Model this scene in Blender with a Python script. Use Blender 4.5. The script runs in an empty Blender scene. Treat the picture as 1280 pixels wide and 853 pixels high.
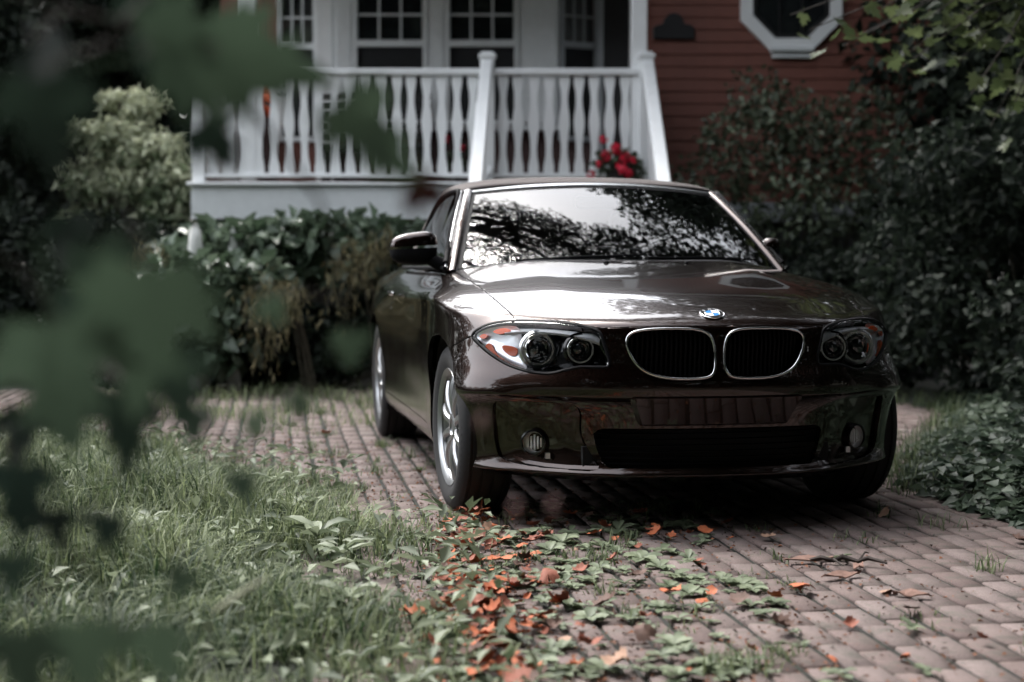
import bpy, bmesh, math, random
import numpy as np
from mathutils import Vector, Matrix

random.seed(7)
rng = np.random.default_rng(11)
SC = bpy.context.scene
COL = SC.collection
PI = math.pi

# ---------------------------------------------------------------- camera
cam = bpy.data.cameras.new('camera')
cam.lens = 56.25
cam.sensor_width = 36.0
cam.clip_start = 0.05
cam.clip_end = 600.0
cam.dof.use_dof = True
cam.dof.focus_distance = 5.45
cam.dof.aperture_fstop = 2.0
cam.dof.aperture_blades = 9
cam_o = bpy.data.objects.new('camera', cam)
COL.objects.link(cam_o)
cam_o.location = (0, 0, 0.932)
cam_o.rotation_euler = (math.radians(90 - 2.70), 0, 0)
SC.camera = cam_o

# ---------------------------------------------------------------- world: overcast daylight
SUN_EL, SUN_AZ = 58.0, -38.0          # azimuth measured from +Y towards +X
world = bpy.data.worlds.new('World')
SC.world = world
world.use_nodes = True
wn = world.node_tree.nodes
wl = world.node_tree.links
wn.clear()
w_out = wn.new('ShaderNodeOutputWorld')
w_bg = wn.new('ShaderNodeBackground')
w_sky = wn.new('ShaderNodeTexSky')
w_sky.sky_type = 'NISHITA'
w_sky.sun_disc = False
w_sky.sun_elevation = math.radians(SUN_EL)
w_sky.sun_rotation = math.radians(SUN_AZ)
w_sky.dust_density = 3.0
w_sky.ozone_density = 1.0
w_hsv = wn.new('ShaderNodeHueSaturation')
w_hsv.inputs['Saturation'].default_value = 0.24      # thin high cloud: nearly white sky
w_hsv.inputs['Value'].default_value = 1.0
wl.new(w_sky.outputs['Color'], w_hsv.inputs['Color'])
wl.new(w_hsv.outputs['Color'], w_bg.inputs['Color'])
w_bg.inputs['Strength'].default_value = 0.15
wl.new(w_bg.outputs['Background'], w_out.inputs['Surface'])

sun = bpy.data.lights.new('sun', 'SUN')
sun.energy = 0.5
sun.angle = math.radians(20)
sun.color = (1.0, 0.96, 0.90)
sun_o = bpy.data.objects.new('sun', sun)
COL.objects.link(sun_o)
_a, _e = math.radians(SUN_AZ), math.radians(SUN_EL)
_to = Vector((math.sin(_a) * math.cos(_e), math.cos(_a) * math.cos(_e), math.sin(_e)))
sun_o.rotation_euler = _to.to_track_quat('Z', 'Y').to_euler()

SC.view_settings.view_transform = 'Standard'
SC.view_settings.look = 'None'
SC.view_settings.exposure = 2.5
SC.view_settings.gamma = 1.0
SC.render.engine = 'CYCLES'
SC.cycles.max_bounces = 8
SC.cycles.transparent_max_bounces = 12
SC.cycles.caustics_reflective = False
SC.cycles.caustics_refractive = False
SC.cycles.sample_clamp_indirect = 6.0
SC.cycles.use_denoising = True

# ---------------------------------------------------------------- helpers
def link(o, parent=None):
    COL.objects.link(o)
    if parent is not None:
        o.parent = parent
    return o

def tag(o, label=None, cat=None, group=None, kind=None):
    if label: o['label'] = label
    if cat: o['category'] = cat
    if group: o['group'] = group
    if kind: o['kind'] = kind
    return o

def empty(name, loc=(0, 0, 0), rz=0.0):
    o = bpy.data.objects.new(name, None)
    o.location = loc
    o.rotation_euler = (0, 0, rz)
    o.empty_display_size = 0.1
    return link(o)

def mesh_obj(name, me, mats, parent=None):
    if not isinstance(mats, (list, tuple)):
        mats = [mats]
    for m in mats:
        me.materials.append(m)
    o = bpy.data.objects.new(name, me)
    return link(o, parent)

def bm_obj(name, bm, mats, parent=None, smooth=None):
    me = bpy.data.meshes.new(name)
    bm.normal_update()
    if smooth is not None:
        for f in bm.faces:
            f.smooth = True
        ang = math.radians(smooth)
        for e in bm.edges:
            if len(e.link_faces) == 2 and e.calc_face_angle(0) > ang:
                e.smooth = False
    bm.to_mesh(me)
    bm.free()
    return mesh_obj(name, me, mats, parent)

def np_mesh(name, V, F, tint=None):
    """mesh from numpy vertices and equal-sized faces, optional per-face grey tint attribute"""
    me = bpy.data.meshes.new(name)
    V = np.asarray(V, np.float32); F = np.asarray(F, np.int32)
    k = F.shape[1]
    me.vertices.add(len(V)); me.vertices.foreach_set('co', V.ravel())
    me.loops.add(F.size); me.loops.foreach_set('vertex_index', F.ravel())
    me.polygons.add(len(F))
    me.polygons.foreach_set('loop_start', np.arange(0, F.size, k, dtype=np.int32))
    if tint is not None:
        a = me.attributes.new('tint', 'FLOAT', 'FACE')
        a.data.foreach_set('value', np.asarray(tint, np.float32))
    me.update(calc_edges=True)
    return me

def box(bm, x0, x1, y0, y1, z0, z1, bev=0.0):
    r = bmesh.ops.create_cube(bm, size=1.0)
    vs = r['verts']
    for v in vs:
        v.co = Vector(((x0 + x1) / 2 + v.co.x * (x1 - x0), (y0 + y1) / 2 + v.co.y * (y1 - y0), (z0 + z1) / 2 + v.co.z * (z1 - z0)))
    if bev > 0:
        es = list({e for v in vs for e in v.link_edges})
        bmesh.ops.bevel(bm, geom=es, offset=bev, segments=2, affect='EDGES', profile=0.5)
    return vs

def tube(bm, pts, rad, n=8, closed=False, caps=True):
    """sweep a circle along points; rad is a number or a list"""
    pts = [Vector(p) for p in pts]
    m = len(pts)
    rads = rad if isinstance(rad, (list, tuple)) else [rad] * m
    rings = []
    up = Vector((0, 0, 1))
    prev = None
    for i, p in enumerate(pts):
        if closed:
            t = (pts[(i + 1) % m] - pts[i - 1]).normalized()
        else:
            t = (pts[min(i + 1, m - 1)] - pts[max(i - 1, 0)]).normalized()
        if prev is None:
            a = t.orthogonal().normalized()
        else:
            a = (prev - t * prev.dot(t))
            a = a.normalized() if a.length > 1e-6 else t.orthogonal().normalized()
        prev = a
        b = t.cross(a)
        rings.append([bm.verts.new(p + (a * math.cos(2 * PI * k / n) + b * math.sin(2 * PI * k / n)) * rads[i]) for k in range(n)])
    for i in range(m if closed else m - 1):
        r0, r1 = rings[i], rings[(i + 1) % m]
        for k in range(n):
            bm.faces.new((r0[k], r0[(k + 1) % n], r1[(k + 1) % n], r1[k]))
    if caps and not closed:
        bm.faces.new(rings[0][::-1]); bm.faces.new(rings[-1])

def lathe(bm, prof, n=32, axis='X', origin=(0, 0, 0)):
    """revolve (offset along axis, radius) pairs"""
    rings = []
    ox, oy, oz = origin
    for (a, r) in prof:
        ring = []
        for k in range(n):
            c, s = math.cos(2 * PI * k / n) * r, math.sin(2 * PI * k / n) * r
            if axis == 'X': co = (ox + a, oy + c, oz + s)
            elif axis == 'Y': co = (ox + c, oy + a, oz + s)
            else: co = (ox + c, oy + s, oz + a)
            ring.append(bm.verts.new(co))
        rings.append(ring)
    for i in range(len(rings) - 1):
        for k in range(n):
            bm.faces.new((rings[i][k], rings[i][(k + 1) % n], rings[i + 1][(k + 1) % n], rings[i + 1][k]))
    return rings

def prism(bm, poly, d0, d1, plane='XZ'):
    """extrude a 2-D polygon between two depths"""
    def co(p, d):
        if plane == 'XZ': return (p[0], d, p[1])
        if plane == 'YZ': return (d, p[0], p[1])
        return (p[0], p[1], d)
    a = [bm.verts.new(co(p, d0)) for p in poly]
    b = [bm.verts.new(co(p, d1)) for p in poly]
    n = len(poly)
    f0 = bm.faces.new(a); f1 = bm.faces.new(b[::-1])
    for i in range(n):
        bm.faces.new((a[i], b[i], b[(i + 1) % n], a[(i + 1) % n]))
    bmesh.ops.recalc_face_normals(bm, faces=bm.faces[:])

def smooth_poly(pts, n=6):
    """closed Catmull-Rom through 2-D or 3-D points"""
    P = [np.array(p, float) for p in pts]; m = len(P); out = []
    for i in range(m):
        p0, p1, p2, p3 = P[i - 1], P[i], P[(i + 1) % m], P[(i + 2) % m]
        for k in range(n):
            t = k / n
            out.append(tuple(0.5 * ((2 * p1) + (p2 - p0) * t + (2 * p0 - 5 * p1 + 4 * p2 - p3) * t * t + (3 * p1 - p0 - 3 * p2 + p3) * t ** 3)))
    return out

# ---------------------------------------------------------------- materials
def new_mat(name):
    m = bpy.data.materials.new(name)
    m.use_nodes = True
    nt = m.node_tree
    return m, nt, nt.nodes['Principled BSDF']

def plain(name, col, rough=0.5, metal=0.0, coat=0.0, noise=0.0, scale=20.0, bump=0.0, spec=0.5):
    m, nt, p = new_mat(name)
    p.inputs['Base Color'].default_value = (*col, 1)
    p.inputs['Roughness'].default_value = rough
    p.inputs['Metallic'].default_value = metal
    p.inputs['Specular IOR Level'].default_value = spec
    if coat:
        p.inputs['Coat Weight'].default_value = coat
        p.inputs['Coat Roughness'].default_value = 0.03
    if noise or bump:
        tc = nt.nodes.new('ShaderNodeTexCoord')
        nz = nt.nodes.new('ShaderNodeTexNoise')
        nz.inputs['Scale'].default_value = scale
        nz.inputs['Detail'].default_value = 6
        nt.links.new(tc.outputs['Object'], nz.inputs['Vector'])
        if noise:
            mx = nt.nodes.new('ShaderNodeMix'); mx.data_type = 'RGBA'
            mx.inputs[6].default_value = (*[c * (1 - noise) for c in col], 1)
            mx.inputs[7].default_value = (*[min(1, c * (1 + noise)) for c in col], 1)
            nt.links.new(nz.outputs['Fac'], mx.inputs[0])
            nt.links.new(mx.outputs[2], p.inputs['Base Color'])
        if bump:
            b = nt.nodes.new('ShaderNodeBump')
            b.inputs['Strength'].default_value = bump
            b.inputs['Distance'].default_value = 0.01
            nt.links.new(nz.outputs['Fac'], b.inputs['Height'])
            nt.links.new(b.outputs['Normal'], p.inputs['Normal'])
    return m

def sheet_glass(name, tint, ior=1.6, rough=0.0):
    """a thin pane: tinted see-through plus a Fresnel reflection"""
    m = bpy.data.materials.new(name); m.use_nodes = True
    nt = m.node_tree; nt.nodes.clear()
    out = nt.nodes.new('ShaderNodeOutputMaterial')
    tr = nt.nodes.new('ShaderNodeBsdfTransparent'); tr.inputs['Color'].default_value = (*tint, 1)
    gl = nt.nodes.new('ShaderNodeBsdfGlossy'); gl.inputs['Roughness'].default_value = rough
    fr = nt.nodes.new('ShaderNodeFresnel'); fr.inputs['IOR'].default_value = ior
    geo = nt.nodes.new('ShaderNodeNewGeometry')
    mixn = nt.nodes.new('ShaderNodeMix'); mixn.data_type = 'FLOAT'
    mx = nt.nodes.new('ShaderNodeMixShader')
    nt.links.new(fr.outputs[0], mx.inputs[0])
    nt.links.new(tr.outputs[0], mx.inputs[1]); nt.links.new(gl.outputs[0], mx.inputs[2])
    nt.links.new(mx.outputs[0], out.inputs['Surface'])
    nt.nodes.remove(geo); nt.nodes.remove(mixn)
    return m

def leaf_mat(name, dark, light, trans=0.35, rough=0.55, spec=0.3):
    """foliage: colour varies leaf by leaf through the 'tint' attribute"""
    m, nt, p = new_mat(name)
    at = nt.nodes.new('ShaderNodeAttribute'); at.attribute_name = 'tint'
    mx = nt.nodes.new('ShaderNodeMix'); mx.data_type = 'RGBA'
    mx.inputs[6].default_value = (*dark, 1); mx.inputs[7].default_value = (*light, 1)
    nt.links.new(at.outputs['Fac'], mx.inputs[0])
    nt.links.new(mx.outputs[2], p.inputs['Base Color'])
    p.inputs['Roughness'].default_value = rough
    p.inputs['Specular IOR Level'].default_value = spec
    tl = nt.nodes.new('ShaderNodeBsdfTranslucent')
    nt.links.new(mx.outputs[2], tl.inputs['Color'])
    ms = nt.nodes.new('ShaderNodeMixShader'); ms.inputs[0].default_value = trans
    out = nt.nodes['Material Output']
    nt.links.new(p.outputs[0], ms.inputs[1]); nt.links.new(tl.outputs[0], ms.inputs[2])
    nt.links.new(ms.outputs[0], out.inputs['Surface'])
    return m

# ================================================================ THE HOUSE
M_WHITE = plain('white_paint', (0.80, 0.82, 0.82), 0.55, noise=0.06, scale=9)
M_WHITE_OLD = plain('weathered_white_paint', (0.68, 0.71, 0.71), 0.65, noise=0.10, scale=14, bump=0.1)
M_GREYTRIM = plain('grey_trim_paint', (0.30, 0.32, 0.33), 0.6, noise=0.08, scale=12)
M_RED = plain('red_clapboard_paint', (0.165, 0.058, 0.040), 0.6, noise=0.22, scale=16, bump=0.15)
M_RED_SHADED = plain('shaded_red_clapboard_paint', (0.045, 0.015, 0.012), 0.6, noise=0.2, scale=16)  # same red clapboard paint, darkened to paint in the porch shade
M_DECK = plain('red_brown_deck', (0.10, 0.038, 0.028), 0.6, noise=0.2, scale=20)
M_DARKGLASS = plain('dark_window_glass', (0.012, 0.014, 0.015), 0.04, spec=1.0, noise=0.5, scale=7)
M_SCREEN = plain('insect_screen', (0.006, 0.007, 0.008), 0.8)
M_DARKWOOD = plain('dark_door_paint', (0.012, 0.012, 0.013), 0.4)
M_STONE = plain('dark_foundation', (0.05, 0.05, 0.05), 0.9, noise=0.3, scale=8)
M_SLATE = plain('roof_shingle', (0.05, 0.05, 0.052), 0.85, noise=0.3, scale=30)
M_IRON = plain('black_iron', (0.008, 0.008, 0.009), 0.5)

HOUSE = empty('house', (2.4, 13.6, 0))
tag(HOUSE, 'red clapboard house with white trim and an octagonal window behind the shrubs', 'house')
def hpart(name, bm, mat, parent=HOUSE, smooth=None):
    o = bm_obj(name, bm, mat, parent, smooth)
    if parent is HOUSE: o.matrix_parent_inverse = Matrix.Translation((-2.4, -13.6, 0))
    return o
def plank_mesh(x0, x1, h, mat):
    bm = bmesh.new()
    prism(bm, [(0.0, 0.0), (-.016, 0.0), (-.017, .004), (-.004, h + .012), (0.0, h + .012)], x0, x1, 'YZ')
    me = bpy.data.meshes.new('plank'); bm.to_mesh(me); bm.free(); me.materials.append(mat)
    return me
def clapboards(x0, x1, y, z0, z1, ex=.1035, mat=M_RED):
    me = plank_mesh(x0 - 2.4, x1 - 2.4, ex, mat)
    z = z0; k = 0
    while z < z1 - .01:
        o = bpy.data.objects.new('plank', me); link(o, HOUSE)
        o.location = (0, y - 13.6 + random.uniform(-.0012, .0012), z)
        o.rotation_euler = (0, random.uniform(-.0006, .0006), 0)
        z += ex; k += 1
# right hand wall: backing, boards, water table, corner board, foundation
bm = bmesh.new(); box(bm, 1.14, 3.70, 13.612, 13.74, 1.30, 4.4); hpart('wall', bm, M_RED)
clapboards(1.16, 3.58, 13.60, 1.47, 3.95)
bm = bmesh.new(); box(bm, 1.14, 3.60, 13.56, 13.61, 1.30, 1.465, .006); hpart('water_table', bm, M_GREYTRIM)
bm = bmesh.new(); box(bm, 3.575, 3.715, 13.555, 13.605, 1.30, 4.4, .006); hpart('corner_board', bm, M_GREYTRIM)
bm = bmesh.new(); box(bm, 1.14, 3.68, 13.65, 13.9, -.05, 1.30); box(bm, -2.6, 1.14, 15.0, 15.2, -.05, 1.6); hpart('foundation', bm, M_STONE)
bm = bmesh.new(); box(bm, 3.60, 3.70, 13.74, 20.0, 0, 4.4); hpart('end_wall', bm, M_RED)
bm = bmesh.new(); box(bm, -2.75, -2.65, 15.32, 20.0, 0, 4.4); hpart('end_wall', bm, M_RED)
bm = bmesh.new(); box(bm, 1.10, 1.14, 13.63, 15.28, 1.6, 4.2); hpart('return_wall', bm, M_WHITE_OLD)
# porch back wall
bm = bmesh.new(); box(bm, -2.75, 1.14, 15.22, 15.32, 1.6, 4.4); hpart('wall', bm, M_RED)
clapboards(-2.70, -2.22, 15.205, 1.62, 2.6, mat=M_RED_SHADED)
clapboards(-2.70, -2.22, 15.205, 2.655, 3.95)
clapboards(-1.665, .80, 15.205, 1.62, 2.16, mat=M_RED_SHADED)
bm = bmesh.new()
box(bm, -1.665, .44, 15.02, 15.21, 2.20, 4.1)
hpart('bay_wall', bm, M_WHITE_OLD)
bm = bmesh.new()
box(bm, -1.84, -1.675, 15.05, 15.19, 1.6, 4.1, .008)
hpart('pilaster', bm, M_WHITE)
for x0, x1 in ((-1.66, -1.475), (-.80, -.615), (.055, .435)):
    bm = bmesh.new()
    box(bm, x0 + .02, x1 - .02, 14.990, 15.022, 2.26, 4.05, .006)
    hpart('wall_panel', bm, M_WHITE_OLD)

def double_hung(x0, x1, z0, zr, z1, y, cols, rows, mat_frame, M=None):
    """window: frame part with panes, muntins and screen as sub-parts; zr is the meeting rail"""
    M = M or Matrix.Identity(4)
    fw = .045
    bm = bmesh.new()
    box(bm, x0, x0 + fw, y - .03, y + .02, z0, z1, .004); box(bm, x1 - fw, x1, y - .03, y + .02, z0, z1, .004)
    box(bm, x0 + fw, x1 - fw, y - .028, y + .02, z1 - fw, z1, .004); box(bm, x0 + fw, x1 - fw, y - .028, y + .02, z0, z0 + fw, .004)
    box(bm, x0 + fw, x1 - fw, y - .026, y + .02, zr - .03, zr + .03, .004)
    bm.transform(M)
    w = hpart('window', bm, mat_frame)
    bm = bmesh.new(); box(bm, x0 + fw, x1 - fw, y + .004, y + .012, z0 + fw, zr - .03); bm.transform(M)
    bm_obj('screen', bm, M_SCREEN, w)
    cw = (x1 - x0 - 2 * fw) / cols; rh = (z1 - fw - zr - .03) / rows
    for i in range(cols):
        for j in range(rows):
            bm = bmesh.new()
            a, b = x0 + fw + i * cw, zr + .03 + j * rh
            box(bm, a + .008, a + cw - .008, y + .002, y + .008, b + .008, b + rh - .008); bm.transform(M)
            bm_obj('pane', bm, M_DARKGLASS, w)
    for i in range(1, cols):
        bm = bmesh.new(); box(bm, x0 + fw + i * cw - .009, x0 + fw + i * cw + .009, y - .014, y + .004, zr + .03, z1 - fw); bm.transform(M)
        bm_obj('muntin', bm, mat_frame, w)
    for j in range(1, rows):
        bm = bmesh.new(); box(bm, x0 + fw, x1 - fw, y - .011, y + .003, zr + .03 + j * rh - .009, zr + .03 + j * rh + .009); bm.transform(M)
        bm_obj('muntin', bm, mat_frame, w)
    return w
double_hung(-1.485, -.785, 2.24, 2.995, 3.78, 15.01, 3, 3, M_WHITE_OLD)
double_hung(-.625, .065, 2.24, 2.995, 3.78, 15.01, 3, 3, M_WHITE_OLD)
double_hung(-2.215, -1.83, 2.10, 2.995, 3.78, 15.20, 3, 3, M_WHITE_OLD)
RM = Matrix.Translation((.44, 15.04, 0)) @ Matrix.Rotation(math.radians(28), 4, 'Z')
double_hung(.0, .42, 2.10, 3.0, 3.78, 0, 3, 3, M_GREYTRIM, RM)
bm = bmesh.new(); box(bm, .86, 1.10, 15.16, 15.215, 1.62, 3.75, .004)
dr = hpart('front_door', bm, M_DARKWOOD)
bm = bmesh.new(); box(bm, .80, .858, 15.13, 15.215, 1.62, 3.8, .004); bm_obj('door_frame', bm, M_GREYTRIM, dr)
# the octagonal window
OC = (2.346, 3.165)
def octo(r, y0, y1, r2=None):
    bm = bmesh.new()
    k = r / math.cos(PI / 8)
    P = [(OC[0] - 0 + k * math.cos(PI / 8 + i * PI / 4), OC[1] + k * math.sin(PI / 8 + i * PI / 4)) for i in range(8)]
    if r2 is None:
        prism(bm, P, y0, y1)
    else:
        k2 = r2 / math.cos(PI / 8)
        Q = [(OC[0] + k2 * math.cos(PI / 8 + i * PI / 4), OC[1] + k2 * math.sin(PI / 8 + i * PI / 4)) for i in range(8)]
        a, b, c, d = [[bm.verts.new((p[0], y, p[1])) for p in poly] for poly, y in ((P, y0), (Q, y0), (P, y1), (Q, y1))]
        for i in range(8):
            j = (i + 1) % 8
            for q in ((a[i], a[j], b[j], b[i]), (c[i], d[i], d[j], c[j]), (a[i], c[i], c[j], a[j]), (b[i], b[j], d[j], d[i])): bm.faces.new(q)
        bmesh.ops.recalc_face_normals(bm, faces=bm.faces[:])
    return bm
ow = hpart('octagonal_window', octo(.425, 13.535, 13.60, .325), M_WHITE)
bm_obj('sash', octo(.322, 13.56, 13.585, .285), M_DARKWOOD, ow)
bm_obj('pane', octo(.286, 13.575, 13.58), M_DARKGLASS, ow)
for dx in (-.095, .095):
    bm = bmesh.new(); box(bm, OC[0] + dx - .008, OC[0] + dx + .008, 13.562, 13.574, OC[1] - .28, OC[1] + .28); bm_obj('muntin', bm, M_DARKWOOD, ow)
bm = bmesh.new(); box(bm, 2.165, 2.535, 13.50, 13.58, 2.727, 2.765, .006); box(bm, 2.185, 2.515, 13.535, 13.59, 2.675, 2.725, .004); bm_obj('sill', bm, M_WHITE_OLD, ow)
# roof and upper storey
bm = bmesh.new(); box(bm, -3.0, 3.95, 13.2, 13.35, 4.28, 4.42); hpart('eaves_board', bm, M_WHITE)
bm = bmesh.new()
prism(bm, [(13.0, 4.45), (13.0, 4.56), (16.8, 6.2), (20.6, 4.56), (20.6, 4.45), (16.8, 6.08)], -3.05, 4.0, 'YZ')
hpart('roof', bm, M_SLATE)
bm = bmesh.new(); prism(bm, [(13.76, 4.40), (16.8, 6.06), (19.9, 4.40)], 3.5, 3.66, 'YZ'); prism(bm, [(15.34, 4.40), (16.8, 6.06), (19.9, 4.40)], -2.74, -2.6, 'YZ'); hpart('gable', bm, M_RED)

# ---------------------------------------------------------------- porch
PORCH = empty('porch', (-.75, 13.9, 0))
tag(PORCH, 'white wooden front porch raised above the ground with square columns', 'porch')
def ppart(name, bm, mat, parent=PORCH, smooth=None):
    o = bm_obj(name, bm, mat, parent, smooth)
    if parent is PORCH: o.matrix_parent_inverse = Matrix.Translation((.75, -13.9, 0))
    return o
nb = 0
for k in range(14):
    bm = bmesh.new(); box(bm, -2.62, 1.10, 13.24 + k * .14, 13.24 + k * .14 + .132, 1.59, 1.625, .003)
    ppart('deck_board', bm, M_DECK)
bm = bmesh.new(); box(bm, -2.64, 1.13, 13.20, 13.235, 1.315, 1.585, .004); box(bm, -2.64, -2.605, 13.24, 15.2, 1.315, 1.585, .004); ppart('fascia', bm, M_WHITE_OLD)
bm = bmesh.new(); box(bm, -2.67, 1.14, 13.16, 13.238, 1.588, 1.618, .008); ppart('nosing', bm, M_WHITE)
for x0 in (-2.245, .985):
    bm = bmesh.new(); box(bm, x0, x0 + .128, 13.27, 13.40, 1.63, 3.85, .006); ppart('column', bm, M_WHITE)
bm = bmesh.new(); box(bm, -2.7, 1.15, 13.24, 13.42, 3.85, 4.10); box(bm, -2.7, 1.15, 13.42, 15.2, 4.02, 4.08); ppart('beam', bm, M_WHITE)
bm = bmesh.new(); prism(bm, [(12.75, 4.12), (12.75, 4.18), (13.28, 4.44), (13.28, 4.38)], -2.95, 1.35, 'YZ'); ppart('porch_roof', bm, M_SLATE)
for x0 in (-2.60, -.8, 1.0):
    bm = bmesh.new(); box(bm, x0, x0 + .14, 13.30, 13.44, -.05, 1.585); ppart('pier', bm, M_STONE)

# ---------------------------------------------------------------- railing of sawn balusters
RAIL = empty('porch_railing', (-.75, 13.3, 1.62))
tag(RAIL, 'white porch railing of flat sawn balusters between square newel posts', 'railing')
def rpart(name, bm, mat=None, smooth=None):
    o = bm_obj(name, bm, mat or M_WHITE, RAIL, smooth)
    o.matrix_parent_inverse = Matrix.Translation((.75, -13.3, -1.62))
    return o
def baluster_mesh():
    bm = bmesh.new()
    z0, z1 = 0.0, .80
    prof = [(0, .044), (.05, .044), (.13, .030), (.20, .026), (.28, .030), (.37, .043), (.42, .045), (.47, .041), (.55, .029), (.61, .026), (.67, .030), (.74, .043), (.80, .044)]
    zs = np.linspace(0, .8, 26); ws = np.interp(zs, [p[0] for p in prof], [p[1] for p in prof])
    L = [(-w, z) for z, w in zip(zs, ws)] ; Rr = [(w, z) for z, w in zip(zs, ws)][::-1]
    prism(bm, L + Rr, -.011, .011)
    me = bpy.data.meshes.new('baluster'); bm.to_mesh(me); bm.free(); me.materials.append(M_WHITE)
    return me
BAL = baluster_mesh()
def add_bal(x, y, rz=0):
    o = bpy.data.objects.new('baluster', BAL); link(o, RAIL)
    o.location = (x + .75, y - 13.3, 1.695 - 1.62 + random.uniform(-.002, .002))
    o.rotation_euler = (0, random.uniform(-.008, .008), rz + random.uniform(-.02, .02))
x = -2.47
while x < -.30: add_bal(x, 13.285); x += .1262
x = -.075
while x < 1.02: add_bal(x, 13.285); x += .1262
y = 13.45
while y < 15.1: add_bal(-2.58, y, PI / 2); y += .126
for x0, x1 in ((-2.53, -.262), (-.144, 1.045)):
    bm = bmesh.new(); box(bm, x0, x1, 13.235, 13.335, 2.50, 2.553, .010); rpart('top_rail', bm)
    bm = bmesh.new(); box(bm, x0, x1, 13.245, 13.325, 1.66, 1.695, .006); rpart('bottom_rail', bm)
bm = bmesh.new(); box(bm, -2.63, -2.53, 13.34, 15.2, 2.50, 2.553, .010); rpart('top_rail', bm)
bm = bmesh.new(); box(bm, -2.62, -2.54, 13.34, 15.2, 1.66, 1.695, .006); rpart('bottom_rail', bm)
def newel(xc, yc, z0, z1, cap=True, w=.118):
    bm = bmesh.new(); box(bm, xc - w / 2, xc + w / 2, yc - w / 2, yc + w / 2, z0, z1 - .05, .006)
    if cap:
        box(bm, xc - w / 2 - .014, xc + w / 2 + .014, yc - w / 2 - .014, yc + w / 2 + .014, z1 - .052, z1 - .022, .008)
        box(bm, xc - w / 2 + .006, xc + w / 2 - .006, yc - w / 2 + .006, yc + w / 2 - .006, z1 - .020, z1, .009)
    return bm
rpart('newel_post', newel(-.203, 13.285, 1.62, 2.69))
rpart('newel_post', newel(1.105, 13.275, 1.62, 2.69))
rpart('newel_post', newel(-2.585, 13.285, 1.62, 2.60, False, .105))
# ---------------------------------------------------------------- steps and their handrails
STEPS = empty('porch_steps', (.45, 12.2, 0))
tag(STEPS, 'wooden front steps down from the porch between two handrails', 'steps')
for k in range(8):
    bm = bmesh.new()
    box(bm, -.20, 1.06, 12.93 - k * .26, 13.19 - k * .26, 1.44 - k * .18 - .035, 1.44 - k * .18, .004)
    box(bm, -.18, 1.04, 13.16 - k * .26, 13.185 - k * .26, 1.44 - k * .18 - .18, 1.44 - k * .18 - .037)
    o = bm_obj('tread', bm, M_DECK, STEPS); o.matrix_parent_inverse = Matrix.Translation((-.45, -12.2, 0))
for (xa, xb, word) in ((-.208, -.285, 'nearer the creeper'), (1.115, 1.110, 'beside the red geraniums')):
    h = empty('stair_handrail', (xa, 13.2, 1.62))
    tag(h, 'white sloping handrail coming down the porch steps ' + word, 'handrail')
    inv = Matrix.Translation((-xa, -13.2, -1.62))
    def hp(name, bm, m=M_WHITE):
        o = bm_obj(name, bm, m, h); o.matrix_parent_inverse = inv
    A, B = Vector((xa, 13.21, 2.60)), Vector((xb, 11.25, 1.21))
    bm = bmesh.new()
    vs = []
    for p in (A, B):
        vs.append([bm.verts.new(p + Vector((dx, 0, dz))) for dx, dz in ((-.05, -.07), (.05, -.07), (.05, 0), (.04, .014), (-.04, .014), (-.05, 0))])
    for k in range(6): bm.faces.new((vs[0][k], vs[0][(k + 1) % 6], vs[1][(k + 1) % 6], vs[1][k]))
    bm.faces.new(vs[0]); bm.faces.new(vs[1][::-1]); bmesh.ops.recalc_face_normals(bm, faces=bm.faces[:])
    hp('rail', bm)
    bm = bmesh.new()
    vs = [[bm.verts.new(p + Vector((dx, 0, dz))) for dx, dz in ((-.04, -.90), (.04, -.90), (.04, -.85), (-.04, -.85))] for p in (A, B)]
    for k in range(4): bm.faces.new((vs[0][k], vs[0][(k + 1) % 4], vs[1][(k + 1) % 4], vs[1][k]))
    bmesh.ops.recalc_face_normals(bm, faces=bm.faces[:])
    hp('lower_rail', bm)
    for k in range(1, 13):
        p = A.lerp(B, k / 13.5)
        bm = bmesh.new(); box(bm, p.x - .011, p.x + .011, p.y - .036, p.y + .036, p.z - .86, p.z - .07); hp('baluster', bm)
    hp('bottom_newel', newel(xb, 11.20, -.02, 1.33))
# ---------------------------------------------------------------- things on the wall and the porch
bm = bmesh.new()
pl = [(1.185, 2.835), (1.535, 2.835), (1.535, 2.93), (1.50, 2.955), (1.455, 2.96), (1.435, 3.01), (1.40, 3.045), (1.36, 3.055), (1.32, 3.045), (1.285, 3.01), (1.265, 2.96), (1.22, 2.955), (1.185, 2.93)]
prism(bm, [(a, b) for a, b in pl], 13.555, 13.582)
bmesh.ops.bevel(bm, geom=[e for e in bm.edges], offset=.006, segments=1, affect='EDGES')
tag(bm_obj('wall_plaque', bm, M_IRON), 'black arched iron plaque fixed to the red clapboards', 'plaque')

M_ORANGE = plain('orange_cloth', (0.55, 0.10, 0.035), 0.8, noise=0.3, scale=30)
M_LAMP = plain('white_enamel', (0.72, 0.74, 0.74), 0.35)
M_TERRA = plain('dark_planter', (0.03, 0.03, 0.03), 0.6)
bm = bmesh.new()
lathe(bm, [(0, .001), (0, .055), (.05, .062), (.30, .060), (.33, .05), (.36, .02), (.40, .015), (.40, .001)], 20, 'Z', (-2.015, 13.95, 2.135))
lt = bm_obj('porch_lantern', bm, M_LAMP, smooth=40)
tag(lt, 'slim white cylinder lantern hanging behind the balusters', 'lantern')
bm = bmesh.new(); tube(bm, [(-2.015, 13.95, 2.53), (-2.015, 13.95, 4.02)], .004, 5); tube(bm, [(-2.06, 13.91, 2.40), (-2.02, 13.88, 2.43), (-1.97, 13.91, 2.40)], .01, 5)
bm_obj('cord', bm, M_IRON, lt)
bm = bmesh.new()
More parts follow.
